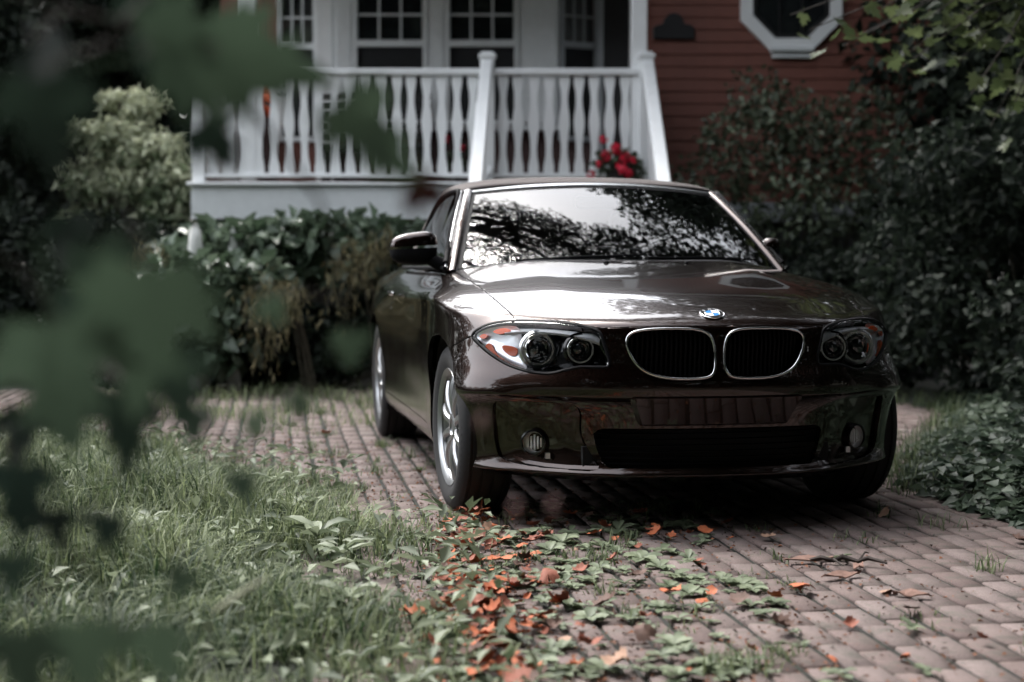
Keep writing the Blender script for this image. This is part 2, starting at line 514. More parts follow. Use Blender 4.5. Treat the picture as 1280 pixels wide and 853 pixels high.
for k in range(26):
    c = Vector((-2.15 + random.uniform(-.06, .06), 14.0 + random.uniform(-.06, .06), 2.42 + random.uniform(-.20, .16)))
    r = bmesh.ops.create_icosphere(bm, subdivisions=1, radius=random.uniform(.025, .05))
    for v in r['verts']: v.co = v.co * random.uniform(.8, 1.2) + c
hb = bm_obj('hanging_flower', bm, M_ORANGE, smooth=80)
tag(hb, 'orange hanging flower cluster behind the balusters near the lantern', 'flowers')
bm = bmesh.new(); tube(bm, [(-2.15, 14.0, 2.55), (-2.15, 14.0, 4.02)], .004, 5); bm_obj('cord', bm, M_IRON, hb)
# bench against the porch wall, dark
bm = bmesh.new(); box(bm, -1.75, -.75, 14.45, 14.85, 1.98, 2.03, .01)
be = bm_obj('porch_bench', bm, M_DARKWOOD); tag(be, 'dark wooden bench under the porch windows', 'bench')
bm = bmesh.new()
for k in range(5): box(bm, -1.75, -.75, 14.86, 14.88, 2.10 + k * .09, 2.16 + k * .09)
bm_obj('backrest', bm, M_DARKWOOD, be)
for xx in (-1.72, -.83):
    for yy in (14.47, 14.78):
        bm = bmesh.new(); box(bm, xx, xx + .05, yy, yy + .05, 1.627, 1.98); bm_obj('leg', bm, M_DARKWOOD, be)
# ================================================================ GROUND AND BRICK DRIVE
def soil_mat(name, c0, c1, scale):
    m, nt, p = new_mat(name)
    tc = nt.nodes.new('ShaderNodeTexCoord'); nz = nt.nodes.new('ShaderNodeTexNoise')
    nz.inputs['Scale'].default_value = scale; nz.inputs['Detail'].default_value = 8
    mx = nt.nodes.new('ShaderNodeMix'); mx.data_type = 'RGBA'
    mx.inputs[6].default_value = (*c0, 1); mx.inputs[7].default_value = (*c1, 1)
    rp = nt.nodes.new('ShaderNodeMapRange'); rp.inputs[1].default_value = .35; rp.inputs[2].default_value = .65
    nt.links.new(tc.outputs['Object'], nz.inputs['Vector']); nt.links.new(nz.outputs['Fac'], rp.inputs[0])
    nt.links.new(rp.outputs[0], mx.inputs[0]); nt.links.new(mx.outputs[2], p.inputs['Base Color'])
    p.inputs['Roughness'].default_value = .95
    b = nt.nodes.new('ShaderNodeBump'); b.inputs['Strength'].default_value = .6; b.inputs['Distance'].default_value = .02
    nt.links.new(nz.outputs['Fac'], b.inputs['Height']); nt.links.new(b.outputs['Normal'], p.inputs['Normal'])
    return m
M_SOIL = soil_mat('soil', (0.022, 0.018, 0.014), (0.045, 0.048, 0.028), 3)
M_JOINT = soil_mat('mossy_joint_sand', (0.007, 0.006, 0.005), (0.010, 0.014, 0.007), 7)

def sheet(name, x0, x1, y0, y1, z, mat, n=1):
    bm = bmesh.new()
    bmesh.ops.create_grid(bm, x_segments=n, y_segments=n, size=.5)
    for v in bm.verts: v.co = Vector(((x0 + x1) / 2 + v.co.x * (x1 - x0), (y0 + y1) / 2 + v.co.y * (y1 - y0), z))
    return bm_obj(name, bm, mat)
tag(sheet('ground', -150, 150, -100, 250, -.045, M_SOIL), kind='structure')

def brick_mat(name, per_object):
    m, nt, p = new_mat(name)
    N, L = nt.nodes.new, nt.links.new
    if per_object:
        src = N('ShaderNodeObjectInfo').outputs['Random']
    else:
        a = N('ShaderNodeAttribute'); a.attribute_name = 'tint'; src = a.outputs['Fac']
    r = N('ShaderNodeValToRGB')
    els = r.color_ramp.elements
    els[0].position = 0; els[0].color = (0.104, 0.073, 0.066, 1)
    els[1].position = 1; els[1].color = (0.160, 0.124, 0.115, 1)
    for q, c in ((.3, (0.122, 0.088, 0.080, 1)), (.55, (0.142, 0.107, 0.098, 1)), (.8, (0.118, 0.090, 0.083, 1))):
        e = els.new(q); e.color = c
    L(src, r.inputs[0])
    geo = N('ShaderNodeNewGeometry')
    fine = N('ShaderNodeTexNoise'); fine.inputs['Scale'].default_value = 240; fine.inputs['Detail'].default_value = 4
    mid = N('ShaderNodeTexNoise'); mid.inputs['Scale'].default_value = 13; mid.inputs['Detail'].default_value = 7; mid.inputs['Roughness'].default_value = .65
    L(geo.outputs['Position'], fine.inputs['Vector']); L(geo.outputs['Position'], mid.inputs['Vector'])
    mr = N('ShaderNodeMapRange'); mr.inputs[1].default_value = .3; mr.inputs[2].default_value = .7; mr.inputs[3].default_value = .62; mr.inputs[4].default_value = 1.28
    L(fine.outputs['Fac'], mr.inputs[0])
    mu = N('ShaderNodeMix'); mu.data_type = 'RGBA'; mu.blend_type = 'MULTIPLY'; mu.inputs[0].default_value = 1
    L(r.outputs[0], mu.inputs[6]); L(mr.outputs[0], mu.inputs[7])
    st = N('ShaderNodeMapRange'); st.inputs[1].default_value = .50; st.inputs[2].default_value = .72; st.inputs[3].default_value = 0; st.inputs[4].default_value = .88
    L(mid.outputs['Fac'], st.inputs[0])
    m2 = N('ShaderNodeMix'); m2.data_type = 'RGBA'; m2.inputs[7].default_value = (0.060, 0.058, 0.045, 1)
    L(st.outputs[0], m2.inputs[0]); L(mu.outputs[2], m2.inputs[6]); L(m2.outputs[2], p.inputs['Base Color'])
    p.inputs['Roughness'].default_value = .9
    b = N('ShaderNodeBump'); b.inputs['Strength'].default_value = .5; b.inputs['Distance'].default_value = .004
    L(fine.outputs['Fac'], b.inputs['Height']); L(b.outputs['Normal'], p.inputs['Normal'])
    return m
M_BRICK = brick_mat('clay_paver', True)
M_BRICKS = brick_mat('clay_pavers_far', False)

BYAW = math.radians(8.25)
BW, BL, BJ = .0945, .222, .0125
bdir = np.array([-math.sin(BYAW), math.cos(BYAW)]); blat = np.array([math.cos(BYAW), math.sin(BYAW)])
B0 = np.array([.3, 2.6])
GRASS_EDGE = [(2.4, -.05), (3.54, -.20), (4.78, -.36), (5.84, -.34), (6.23, -.50), (7.2, -1.16), (8.16, -1.80), (8.95, -2.60), (9.6, -3.6)]
RIGHT_EDGE = [(2.5, 2.5), (5.0, 1.95), (5.45, 1.80), (6.03, 1.68), (6.68, 1.60), (7.6, 1.85), (9.9, 2.72), (10.5, 2.70), (11.6, 2.2)]
def grass_x(y): return np.interp(y, [p[0] for p in GRASS_EDGE], [p[1] for p in GRASS_EDGE])
def right_x(y): return np.interp(y, [p[0] for p in RIGHT_EDGE], [p[1] for p in RIGHT_EDGE])
DRIVE = sheet('driveway', -5.0, 3.2, 2.2, 12.4, -.0085, M_JOINT)
tag(DRIVE, kind='structure')

def brick_template(k):
    r = np.random.default_rng(100 + k)
    w, l = (BW - .0165) / 2, (BL - .0050) / 2
    j = lambda: r.uniform(-.0020, .0020)
    out = [(-w + j(), -l + j()), (w + j(), -l + j()), (w + j(), l + j()), (-w + j(), l + j())]
    V = [(x, y, -.006) for x, y in out] + [(x * (1 - .0028 / w), y * (1 - .0028 / l), 0.0) for x, y in out] + [(x, y, -.05) for x, y in out]
    F = [(4, 5, 6, 7)] + [(i, (i + 1) % 4, 4 + (i + 1) % 4, 4 + i) for i in range(4)] + [(8 + i, 8 + (i + 1) % 4, (i + 1) % 4, i) for i in range(4)]
    return np.array(V), np.array(F)
def lay_bricks():
    spots = []
    for i in range(-60, 50):
        off = rng.uniform(0, BL)
        drift = rng.uniform(-.004, .004)
        for k in range(-4, 48):
            c = B0 + blat * (i * BW + drift) + bdir * (k * BL + off)
            x, y = c
            if y < 2.4 or y > 12.1: continue
            if x < grass_x(y) - .30 or x > right_x(y) + .10: continue
            spots.append((x, y))
    S = np.array(spots)
    # screen size as seen by the camera decides which are objects of their own
    px = 512 + 1600 * S[:, 0] / S[:, 1]; py = 266 + 1600 * .932 / S[:, 1]
    seen = (px > -20) & (px < 1044) & (py < 700)
    under = (np.abs((S - np.array([.35, 7.5])) @ blat) < .8) & (S[:, 1] > 5.6) & (S[:, 1] < 10.0)
    area = np.where(seen & ~under, 1 / S[:, 1] ** 3, 0)
    order = np.argsort(-area)
    own = set(order[:300].tolist())
    tmpl = [brick_template(k) for k in range(8)]
    meshes = []
    for V, F in tmpl:
        me = np_mesh('brick', V, F); me.materials.append(M_BRICK); meshes.append(me)
    Vs, Fs, Ts, n = [], [], [], 0
    for k, (x, y) in enumerate(spots):
        q = int(rng.integers(8))
        rz = BYAW + rng.normal(0, .010); rx, ry = rng.normal(0, .007, 2); z = rng.normal(0, .0018)
        if k in own:
            o = bpy.data.objects.new('brick', meshes[q]); link(o, DRIVE)
            o.location = (x, y, z); o.rotation_euler = (rx, ry, rz)
        else:
            V, F = tmpl[q]
            c, s = math.cos(rz), math.sin(rz)
            W = np.stack([x + V[:, 0] * c - V[:, 1] * s, y + V[:, 0] * s + V[:, 1] * c, z + V[:, 2] + V[:, 0] * ry + V[:, 1] * rx], 1)
            Vs.append(W); Fs.append(F + n); n += len(V); Ts.append(np.full(len(F), rng.random()))
    o = mesh_obj('brick_field', np_mesh('brick_field', np.concatenate(Vs), np.concatenate(Fs), np.concatenate(Ts)), M_BRICKS, DRIVE)
    o['kind'] = 'stuff'
lay_bricks()
# ================================================================ FOLIAGE
def unit(v): return v / (np.linalg.norm(v, axis=-1, keepdims=True) + 1e-9)

def leaf_faces(P, D, N, L, W, fold=.25, droop=.15):
    """one folded leaf per point: two triangles either side of the midrib (4 vertices)"""
    n = len(P)
    D = unit(D); S = unit(np.cross(D, N)); U = np.cross(S, D)
    L = np.broadcast_to(L, n)[:, None]; W = np.broadcast_to(W, n)[:, None]
    base = P; tip = P + D * L - U * L * droop
    mid = P + D * L * .48
    l = mid + S * W * .5 + U * W * fold; r = mid - S * W * .5 + U * W * fold
    V = np.stack([base, l, tip, r], 1).reshape(-1, 3)
    i = np.arange(n)[:, None] * 4
    F = np.concatenate([i + np.array([[0, 2, 1]]), i + np.array([[0, 3, 2]])], 1).reshape(-1, 3)
    return V, F

def clump_points(clumps, n, shell=.55, up=0.0):
    """random points in ellipsoid clumps [(cx,cy,cz,rx,ry,rz)], denser near the surface"""
    C = np.array(clumps, float)
    vol = C[:, 3] * C[:, 4] * C[:, 5]
    w = vol ** .72; w /= w.sum()
    k = rng.choice(len(C), n, p=w)
    d = unit(rng.normal(size=(n, 3)))
    r = shell + (1 - shell) * rng.random(n) ** .6
    r = np.where(rng.random(n) < .25, rng.random(n), r)
    P = C[k, :3] + d * r[:, None] * C[k, 3:]
    return P, d

def foliage(name, clumps, n, size, mat, parent=None, aspect=.6, flat=.5, shell=.55, zmin=None, var=.4, droop=.15, tint=None):
    P, d = clump_points(clumps, n, shell)
    if zmin is not None:
        k = P[:, 2] > zmin; P, d = P[k], d[k]
    m = len(P)
    D = unit(d * .7 + rng.normal(size=(m, 3)) * .7 + np.array([0, 0, -.25]))
    N = unit(np.array([0, 0, 1.0]) * flat + d * (1 - flat) + rng.normal(size=(m, 3)) * .45)
    L = size * rng.uniform(1 - var, 1 + var, m)
    V, F = leaf_faces(P, D, N, L, L * aspect, droop=droop)
    t = rng.random(m) if tint is None else tint(P, d)
    return mesh_obj(name, np_mesh(name, V, F, np.repeat(t, 2)), mat, parent)

def blob_clumps(c, r, n, rc, seed):
    """split a crown into n lobes scattered over an ellipsoid c, r"""
    g = np.random.default_rng(seed)
    out = []
    for k in range(n):
        d = unit(g.normal(size=3)); q = g.random() ** .4 * .8
        s = rc * g.uniform(.65, 1.35)
        out.append((c[0] + d[0] * r[0] * q, c[1] + d[1] * r[1] * q, c[2] + d[2] * r[2] * q, s, s, s * g.uniform(.6, .9)))
    return out

def limb_mesh(bm, a, b, r0, r1, bend=.12, n=6, seed=0, sides=7):
    g = random.Random(seed)
    a, b = Vector(a), Vector(b)
    L = (b - a).length
    pts = []
    off = Vector((g.uniform(-1, 1), g.uniform(-1, 1), g.uniform(-.3, .5))) * L * bend
    for k in range(n):
        t = k / (n - 1)
        pts.append(a.lerp(b, t) + off * math.sin(PI * t) + Vector((g.uniform(-1, 1), g.uniform(-1, 1), 0)) * L * .012)
    tube(bm, pts, [r0 + (r1 - r0) * k / (n - 1) for k in range(n)], sides)
    return pts

M_BARK = plain('bark', (0.045, 0.038, 0.032), 0.9, noise=0.4, scale=14, bump=0.6)
M_STEM = plain('green_brown_stem', (0.045, 0.04, 0.025), 0.7)
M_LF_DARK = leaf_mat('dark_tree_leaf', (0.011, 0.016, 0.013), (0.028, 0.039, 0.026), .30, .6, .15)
M_LF_SHRUB = leaf_mat('shrub_leaf', (0.030, 0.044, 0.028), (0.11, 0.14, 0.085), .30, .45, .4)
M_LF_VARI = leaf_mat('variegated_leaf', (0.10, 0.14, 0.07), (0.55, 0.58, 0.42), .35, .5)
M_LF_CREEP = leaf_mat('creeper_leaf', (0.045, 0.075, 0.042), (0.16, 0.21, 0.15), .25, .35, .5)
M_LF_FERN = leaf_mat('dry_drooping_leaf', (0.075, 0.075, 0.038), (0.23, 0.20, 0.11), .3, .7)
M_LF_MAPLE = leaf_mat('maple_leaf', (0.045, 0.065, 0.026), (0.13, 0.16, 0.07), .45, .5)
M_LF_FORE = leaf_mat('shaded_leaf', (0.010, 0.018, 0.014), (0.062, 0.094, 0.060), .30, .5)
M_GRASS = leaf_mat('grass_blade', (0.022, 0.044, 0.018), (0.22, 0.26, 0.135), .35, .6)
M_COVER = leaf_mat('ground_cover_leaf', (0.020, 0.034, 0.022), (0.10, 0.135, 0.09), .3, .5)
M_WEED = leaf_mat('weed_leaf', (0.055, 0.080, 0.042), (0.22, 0.255, 0.165), .3, .5)

def tree(name, label, base, height, crown_c, crown_r, lobes, lobe_r, n, leaf, mat, seed, group=None, trunk_r=.16, limbs=7):
    t = empty(name, base)
    tag(t, label, 'tree', group)
    bx, by, bz = base
    bm = bmesh.new()
    cl = [(c[0], c[1], c[2], c[3], c[4], c[5]) for c in blob_clumps((crown_c[0] - bx, crown_c[1] - by, crown_c[2] - bz), crown_r, lobes, lobe_r, seed)]
    top = (crown_c[0] - bx, crown_c[1] - by, crown_c[2] - bz + crown_r[2] * .4)
    pts = limb_mesh(bm, (0, 0, -.1), top, trunk_r, trunk_r * .25, .05, 9, seed, 10)
    for k in range(limbs):
        c = cl[k % len(cl)]
        p = pts[3 + k % 5]
        limb_mesh(bm, p, (c[0], c[1], c[2]), trunk_r * .38, trunk_r * .08, .10, 6, seed + k, 6)
    bm_obj('trunk', bm, M_BARK, t, smooth=60)
    foliage('crown', cl, n, leaf, mat, t, zmin=.3)
    return t

# ---- tall tree beyond the house (its crown darkens the right of the reflections)
BT = [((5.6, 21.5, 0), (5.2, 20.5, 10.0), (4.3, 3.4, 6.2), 36, 1.5, 15000, .28, 'tall broad dark tree standing behind the house corner')]
for k, (b, cc, cr, lb, lr, n, lf, lab) in enumerate(BT, 2):
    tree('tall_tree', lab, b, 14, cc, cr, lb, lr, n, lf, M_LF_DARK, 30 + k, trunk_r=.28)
# ---- unseen trees behind the camera, added to block sky light and darken reflections
tree('unseen_shade_tree', 'big leafy tree unseen behind the camera, added to shade the drive', (-3.6, -3.4, 0), 10, (-2.8, -2.4, 7.0), (4.0, 3.6, 2.8), 40, 1.6, 20000, .40, M_LF_DARK, 51, trunk_r=.25)
tree('unseen_shade_tree', 'second big leafy tree unseen behind the camera, added to block sky light', (4.4, -2.5, 0), 10, (4.2, -.8, 6.8), (5.6, 5.2, 2.9), 54, 1.7, 26000, .40, M_LF_DARK, 52, trunk_r=.25)
tree('unseen_shade_tree', 'leafy tree unseen far behind the camera, added to block sky light', (-.5, -12.0, 0), 10, (-.5, -12.0, 5.6), (7.5, 3.0, 4.6), 40, 1.7, 11000, .36, M_LF_DARK, 53, trunk_r=.25)
# ---- far-off wood; its unseen street side and flanks are added to block sky light
def wood():
    c = []
    gw = np.random.default_rng(9)
    for a in np.arange(-250, 109, 6.0):
        for rr_, zz in ((24, 2.0), (25, 5.5), (26, 9.0), (27, 12.0)):
            t = math.radians(a + gw.uniform(-3, 3)); r = rr_ + gw.uniform(-2, 2)
            if 50 < a < 130 and zz > 7: continue
            if -205 < a < -150 and zz > 3: continue
            s = gw.uniform(2.2, 3.2)
            c.append((r * math.cos(t), 4 + r * math.sin(t), zz + gw.uniform(-1, 1), s, s, s))
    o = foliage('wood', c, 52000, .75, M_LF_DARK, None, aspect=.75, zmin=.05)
    tag(o, 'far-off wood behind the house, its unseen sides added to block sky light', 'wood', kind='stuff')
wood()
# ---- unseen hedges, added around the yard to darken what the car reflects
for lab, x0, x1, y0, y1, n in (('dark hedge added unseen behind the camera to block sky light', -9, 9, -6.5, -5.2, 60), ('low dark hedge added unseen at the far left of the front yard', -9.4, -8.2, -4, 12, 50), ('dark hedge added unseen at the far right of the drive', 6.2, 7.4, -4, 8, 44)):
    h = empty('hedge', ((x0 + x1) / 2, (y0 + y1) / 2, 0)); tag(h, lab, 'hedge')
    gh = np.random.default_rng(int(abs(x0 * 10)) + n)
    c = [(gh.uniform(x0, x1) - (x0 + x1) / 2, gh.uniform(y0, y1) - (y0 + y1) / 2, gh.uniform(.4, 3.4 if 'low' not in lab else .7), 1.0, 1.0, .8 if 'low' not in lab else .5) for _ in range(n)]
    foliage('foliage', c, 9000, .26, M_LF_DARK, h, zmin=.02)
    bm = bmesh.new()
    for q in c[::4]: limb_mesh(bm, (q[0], q[1], -.1), q[:3], .03, .01, .05, 4, 1, 5)
    bm_obj('stem', bm, M_BARK, h, smooth=60)
# ---- big maple to the right of the drive, its crown over the car's dark side
MAP = tree('maple_tree', 'maple spreading its lit lower branch across the house corner', (5.6, 9.2, 0), 10, (4.2, 8.6, 7.0), (3.3, 5.0, 3.2), 50, 1.3, 28000, .16, M_LF_DARK, 61, trunk_r=.26)
OVER = tree('oak_tree', 'tall open-crowned tree left of the drive whose thin upper boughs reach over the car', (-5.2, 9.6, 0), 10, (-.5, 10.7, 8.2), (3.4, 1.8, 1.4), 44, .58, 17000, .085, M_LF_DARK, 64, trunk_r=.2, limbs=14)
tree('yard_tree', 'dense dark tree filling the right edge beside the house', (5.2, 13.2, 0), 8, (4.7, 12.6, 3.2), (1.5, 1.6, 3.0), 32, .85, 22000, .12, M_LF_DARK, 62, trunk_r=.16)
tree('yard_tree', 'dark low-branching tree standing to the right of the car', (4.3, 6.6, 0), 6, (4.6, 6.4, 3.2), (1.5, 2.4, 2.8), 26, .9, 12000, .13, M_LF_DARK, 63, trunk_r=.14)
# ---- dark trees left of the porch
tree('yard_tree', 'wide tree unseen off to the left, added to block sky light', (-8.8, -1.0, 0), 9, (-8.6, -1.0, 5.6), (2.4, 2.4, 3.6), 24, 1.3, 10000, .28, M_LF_DARK, 74, trunk_r=.2)  # out of view, added to close off sky light on the left
tree('yard_tree', 'dark tree rising behind the pale bush left of the porch', (-4.0, 16.6, 0), 7, (-3.9, 16.4, 3.9), (1.1, 1.4, 1.9), 22, .8, 12000, .13, M_LF_DARK, 71)
tree('yard_tree', 'dark tree at the left edge with sky glinting through its crown', (-6.0, 15.2, 0), 7, (-5.6, 15.0, 3.3), (1.4, 1.4, 2.3), 24, .85, 12000, .13, M_LF_DARK, 72)
tree('yard_tree', 'tall dark tree closing the view behind the left yard', (-5.2, 20.0, 0), 9, (-5.0, 19.6, 4.4), (2.6, 1.6, 3.9), 30, 1.2, 14000, .17, M_LF_DARK, 73, trunk_r=.2)

# ---- shrubs, hedges, creeper
def shrub(name, label, cat, base, clumps, n, leaf, mat, stems=5, group=None, **kw):
    s = empty(name, base); tag(s, label, cat, group)
    cl = [(c[0] - base[0], c[1] - base[1], c[2] - base[2], c[3], c[4], c[5]) for c in clumps]
    bm = bmesh.new()
    for k in range(stems):
        c = cl[k * len(cl) // stems]
        limb_mesh(bm, (random.uniform(-.12, .12), random.uniform(-.1, .1), -.05), (c[0], c[1], c[2]), .018, .006, .1, 5, k + len(cl), 5)
    bm_obj('stems', bm, M_STEM, s, smooth=60) if False else bm_obj('stem', bm, M_STEM, s, smooth=60)
    foliage('foliage', cl, n, leaf, mat, s, **kw)
    return s
g = np.random.default_rng(5)
def scatter(x0, x1, y0, y1, z0, z1, n, r0, r1, sq=.75):
    return [(g.uniform(x0, x1), g.uniform(y0, y1), g.uniform(z0, z1), *(lambda r: (r, r, r * sq))(g.uniform(r0, r1))) for _ in range(n)]
cl = [(1.55, 12.7, 1.55, .34, .35, .30), (1.85, 12.6, 1.85, .38, .35, .32), (2.2, 12.7, 2.10, .36, .35, .28), (1.95, 12.8, 2.25, .30, .3, .25), (2.5, 12.7, 1.95, .40, .35, .32), (2.85, 12.8, 2.1, .34, .3, .26), (1.7, 12.5, 1.25, .36, .35, .30), (2.2, 12.4, 1.35, .42, .4, .34), (2.7, 12.5, 1.40, .42, .4, .34), (3.1, 12.6, 1.65, .40, .4, .34), (2.3, 12.6, 1.7, .4, .35, .3), (3.3, 12.6, 1.2, .40, .4, .34), (1.62, 12.6, 1.95, .18, .2, .16)]
shrub('leafy_shrub', 'large loose dark shrub against the red clapboards beneath the octagonal window', 'shrub', (2.2, 12.75, 0), cl, 4600, .062, M_LF_SHRUB, 9, shell=.45)
shrub('dark_shrub', 'low black-green shrub behind the car near the house corner', 'shrub', (2.3, 11.9, 0), scatter(1.5, 3.0, 11.6, 12.2, .15, .95, 26, .24, .40), 8000, .075, M_LF_DARK, 8)
shrub('dark_shrub', 'tall dark shrub at the right edge beyond the ground cover', 'shrub', (3.6, 10.9, 0), scatter(2.75, 4.6, 10.4, 12.0, .15, 1.9, 42, .28, .46), 12000, .08, M_LF_DARK, 9)
shrub('dark_shrub', 'rounded dark shrub bordering the ground cover on the right', 'shrub', (3.3, 9.2, 0), scatter(2.95, 3.9, 8.4, 9.9, .12, .80, 22, .22, .36), 6500, .07, M_LF_DARK, 7)
# left
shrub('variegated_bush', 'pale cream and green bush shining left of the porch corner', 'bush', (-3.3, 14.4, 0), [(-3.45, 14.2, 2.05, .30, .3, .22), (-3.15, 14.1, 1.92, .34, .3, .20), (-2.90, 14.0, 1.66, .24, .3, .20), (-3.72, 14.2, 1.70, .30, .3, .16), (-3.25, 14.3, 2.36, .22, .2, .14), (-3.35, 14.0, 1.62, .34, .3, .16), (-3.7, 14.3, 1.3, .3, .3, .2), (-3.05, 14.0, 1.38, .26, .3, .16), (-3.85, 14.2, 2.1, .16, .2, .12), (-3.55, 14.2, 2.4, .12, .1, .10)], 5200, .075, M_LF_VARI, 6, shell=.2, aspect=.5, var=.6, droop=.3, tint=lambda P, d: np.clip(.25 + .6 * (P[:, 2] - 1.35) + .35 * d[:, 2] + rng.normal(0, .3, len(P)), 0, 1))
shrub('dark_shrub', 'dark shrub under the pale bush left of the porch', 'shrub', (-3.6, 13.6, 0), scatter(-4.7, -2.8, 13.2, 14.0, .2, 1.25, 30, .26, .42), 9000, .085, M_LF_DARK, 7)
shrub('dark_shrub', 'bright-topped low shrub at the left edge of the yard', 'shrub', (-5.2, 13.2, 0), scatter(-5.6, -4.5, 12.9, 13.6, .3, 1.5, 16, .28, .42), 6000, .09, M_LF_SHRUB, 6)
CRE = empty('creeper_hedge', (-1.7, 12.4, 0)); tag(CRE, 'broad-leaved creeper mound spilling over under the porch fascia', 'creeper')
cr_cl = [(x + 1.7, -.05 + .12 * math.sin(x * 7), z - .0, .30, .28, .17) for x, z in ((-2.5, .98), (-2.25, 1.08), (-1.95, 1.10), (-1.65, 1.14), (-1.35, 1.15), (-1.05, 1.12), (-.8, 1.05), (-2.1, .88), (-1.75, .92), (-1.4, .95), (-1.1, .93), (-.75, .85), (-2.6, .80))]
cr_cl += [(x + 1.7, -.72, z, .24, .18, .15) for x, z in ((-2.45, .86), (-2.15, .80), (-1.9, .84), (-2.55, .62), (-2.25, .58), (-2.0, .60), (-2.4, .36), (-2.1, .34))]
foliage('foliage', cr_cl, 4000, .125, M_LF_CREEP, CRE, aspect=.75, flat=.85, shell=.5, droop=.25)
bm = bmesh.new()
for k, c in enumerate(cr_cl): limb_mesh(bm, (c[0] * .7, .3, 0), c[:3], .02, .006, .15, 6, k, 5)
bm_obj('stem', bm, M_STEM, CRE, smooth=60)
shrub('dark_shrub', 'black-green shrub in the shade below the creeper', 'shrub', (-1.6, 12.3, 0), scatter(-3.0, .2, 12.1, 12.6, .1, .75, 34, .22, .34), 9000, .08, M_LF_DARK, 7)

def drooper(label, base, tips, n, seed):
    """arching stems hung with dry narrow leaflets"""
    s = empty('drooping_plant', base); tag(s, label, 'plant')
    gg = np.random.default_rng(seed)
    bm = bmesh.new(); Ps = []; Ds = []
    for k, tp in enumerate(tips):
        a = np.array((gg.uniform(-.1, .1), gg.uniform(-.05, .05), 0.0)); c = np.array(tp[:3]) - np.array(base)
        topz = tp[3] - base[2]
        ctrl = np.array((c[0] * .45, c[1] * .5, topz * 1.25))
        ts = np.linspace(0, 1, 14)
        pts = [(1 - t) ** 2 * a + 2 * t * (1 - t) * ctrl + t * t * c for t in ts]
        tube(bm, pts, [.008 * (1 - .8 * t) for t in ts], 5)
        for t in np.linspace(.45, 1, n):
            p = (1 - t) ** 2 * a + 2 * t * (1 - t) * ctrl + t * t * c
            for _ in range(2):
                Ps.append(p + gg.normal(0, .045, 3)); Ds.append(np.array((gg.normal(0, .5), gg.normal(0, .5), -1.2)))
    bm_obj('stem', bm, M_STEM, s, smooth=60)
    P, D = np.array(Ps), np.array(Ds)
    V, F = leaf_faces(P, D, unit(rng.normal(size=P.shape)), rng.uniform(.03, .11, len(P)), .009)
    mesh_obj('leaves', np_mesh('leaves', V, F, np.repeat(rng.random(len(P)), 2)), M_LF_FERN, s)
drooper('dry brown drooping plant hanging in front of the creeper, left of the car', (-1.45, 11.5, 0), [(-1.80, 11.2, .30, .92), (-1.73, 11.2, .42, .97), (-1.87, 11.2, .48, .94), (-1.65, 11.1, .30, .88), (-1.90, 11.3, .62, .97), (-1.58, 11.2, .55, .97), (-1.76, 11.2, .22, .90)], 46, 1)
drooper('taller dry drooping plant between the creeper and the car mirror', (-.95, 12.0, 0), [(-1.36, 11.7, .62, 1.25), (-1.24, 11.7, .50, 1.2), (-1.12, 11.7, .72, 1.28), (-1.02, 11.7, .85, 1.32), (-1.30, 11.7, .85, 1.32), (-.90, 11.8, .95, 1.3)], 46, 2)
drooper('dry drooping plant under the pale bush at the left', (-3.0, 12.4, 0), [(-3.05, 11.9, .86, 1.15), (-2.9, 11.9, .80, 1.12), (-3.2, 12.0, .72, 1.1), (-2.75, 12.0, .92, 1.15), (-2.6, 12.0, .95, 1.15)], 40, 3)
# white stone ornaments among the creeper
M_WSTONE = plain('white_stone', (0.62, 0.63, 0.60), 0.8, noise=.15, scale=18, bump=.3)
def stone(label, c, r, h, seed):
    bm = bmesh.new(); gg = random.Random(seed)
    prof = [(0, r * .95), (h * .35, r), (h * .55, r * .85), (h * .66, r * .62), (h * .74, r * .60), (h * .86, r * .62), (h * .95, r * .42), (h, .002)]
    rings = lathe(bm, prof, 14, 'Z', c)
    for v in bm.verts: v.co += Vector((gg.uniform(-1, 1), gg.uniform(-1, 1), gg.uniform(-1, 1))) * r * .09
    tag(bm_obj('stone_ornament', bm, M_WSTONE, smooth=70), label, 'stone')
stone('white stone ornament rising from the creeper below the porch corner', (-2.36, 11.95, -.02), .10, 1.27, 3)
stone('small white stone peak just right of the larger white ornament', (-2.09, 12.0, -.02), .055, 1.24, 4)

# ---- geraniums on the porch
M_PETAL = plain('red_petal', (0.62, 0.012, 0.045), 0.6)
def geranium(label, c, heads, nleaf, pot):
    gr = empty('geranium', c); tag(gr, label, 'flowers')
    bm = bmesh.new(); lathe(bm, [(0, pot * .7), (pot * 1.1, pot), (pot * 1.1, pot * .85), (pot, .002)], 16, 'Z'); bm_obj('pot', bm, M_TERRA, gr, smooth=40)
    foliage('foliage', [(0, 0, pot * 1.1 + .05, .17, .14, .10), (-.1, 0, pot * 1.1 + .02, .1, .1, .1), (.12, 0, pot * 1.1 + .0, .1, .1, .1)], nleaf, .055, M_LF_SHRUB, gr, aspect=.9)
    for hx, hy, hz, r in heads:
        n = 26
        d = unit(rng.normal(size=(n, 3))); P = np.array((hx, hy, hz)) + d * r * .7
        V, F = leaf_faces(P, unit(np.cross(d, rng.normal(size=(n, 3)))), d, r * .9, r * .8, .1, 0)
        mesh_obj('flower_head', np_mesh('flower_head', V, F), M_PETAL, gr)
geranium('pot of red geraniums by the right newel post above the car roof', (.86, 13.10, 1.622), [(-.10, -.1, .20, .045), (-.02, -.12, .25, .05), (.05, -.12, .18, .05), (.02, -.14, .10, .05), (-.12, -.1, .33, .035), (-.16, -.1, .13, .03), (.12, -.1, .16, .035), (.08, -.12, .06, .04), (-.22, -.05, .05, .035)], 260, .09)
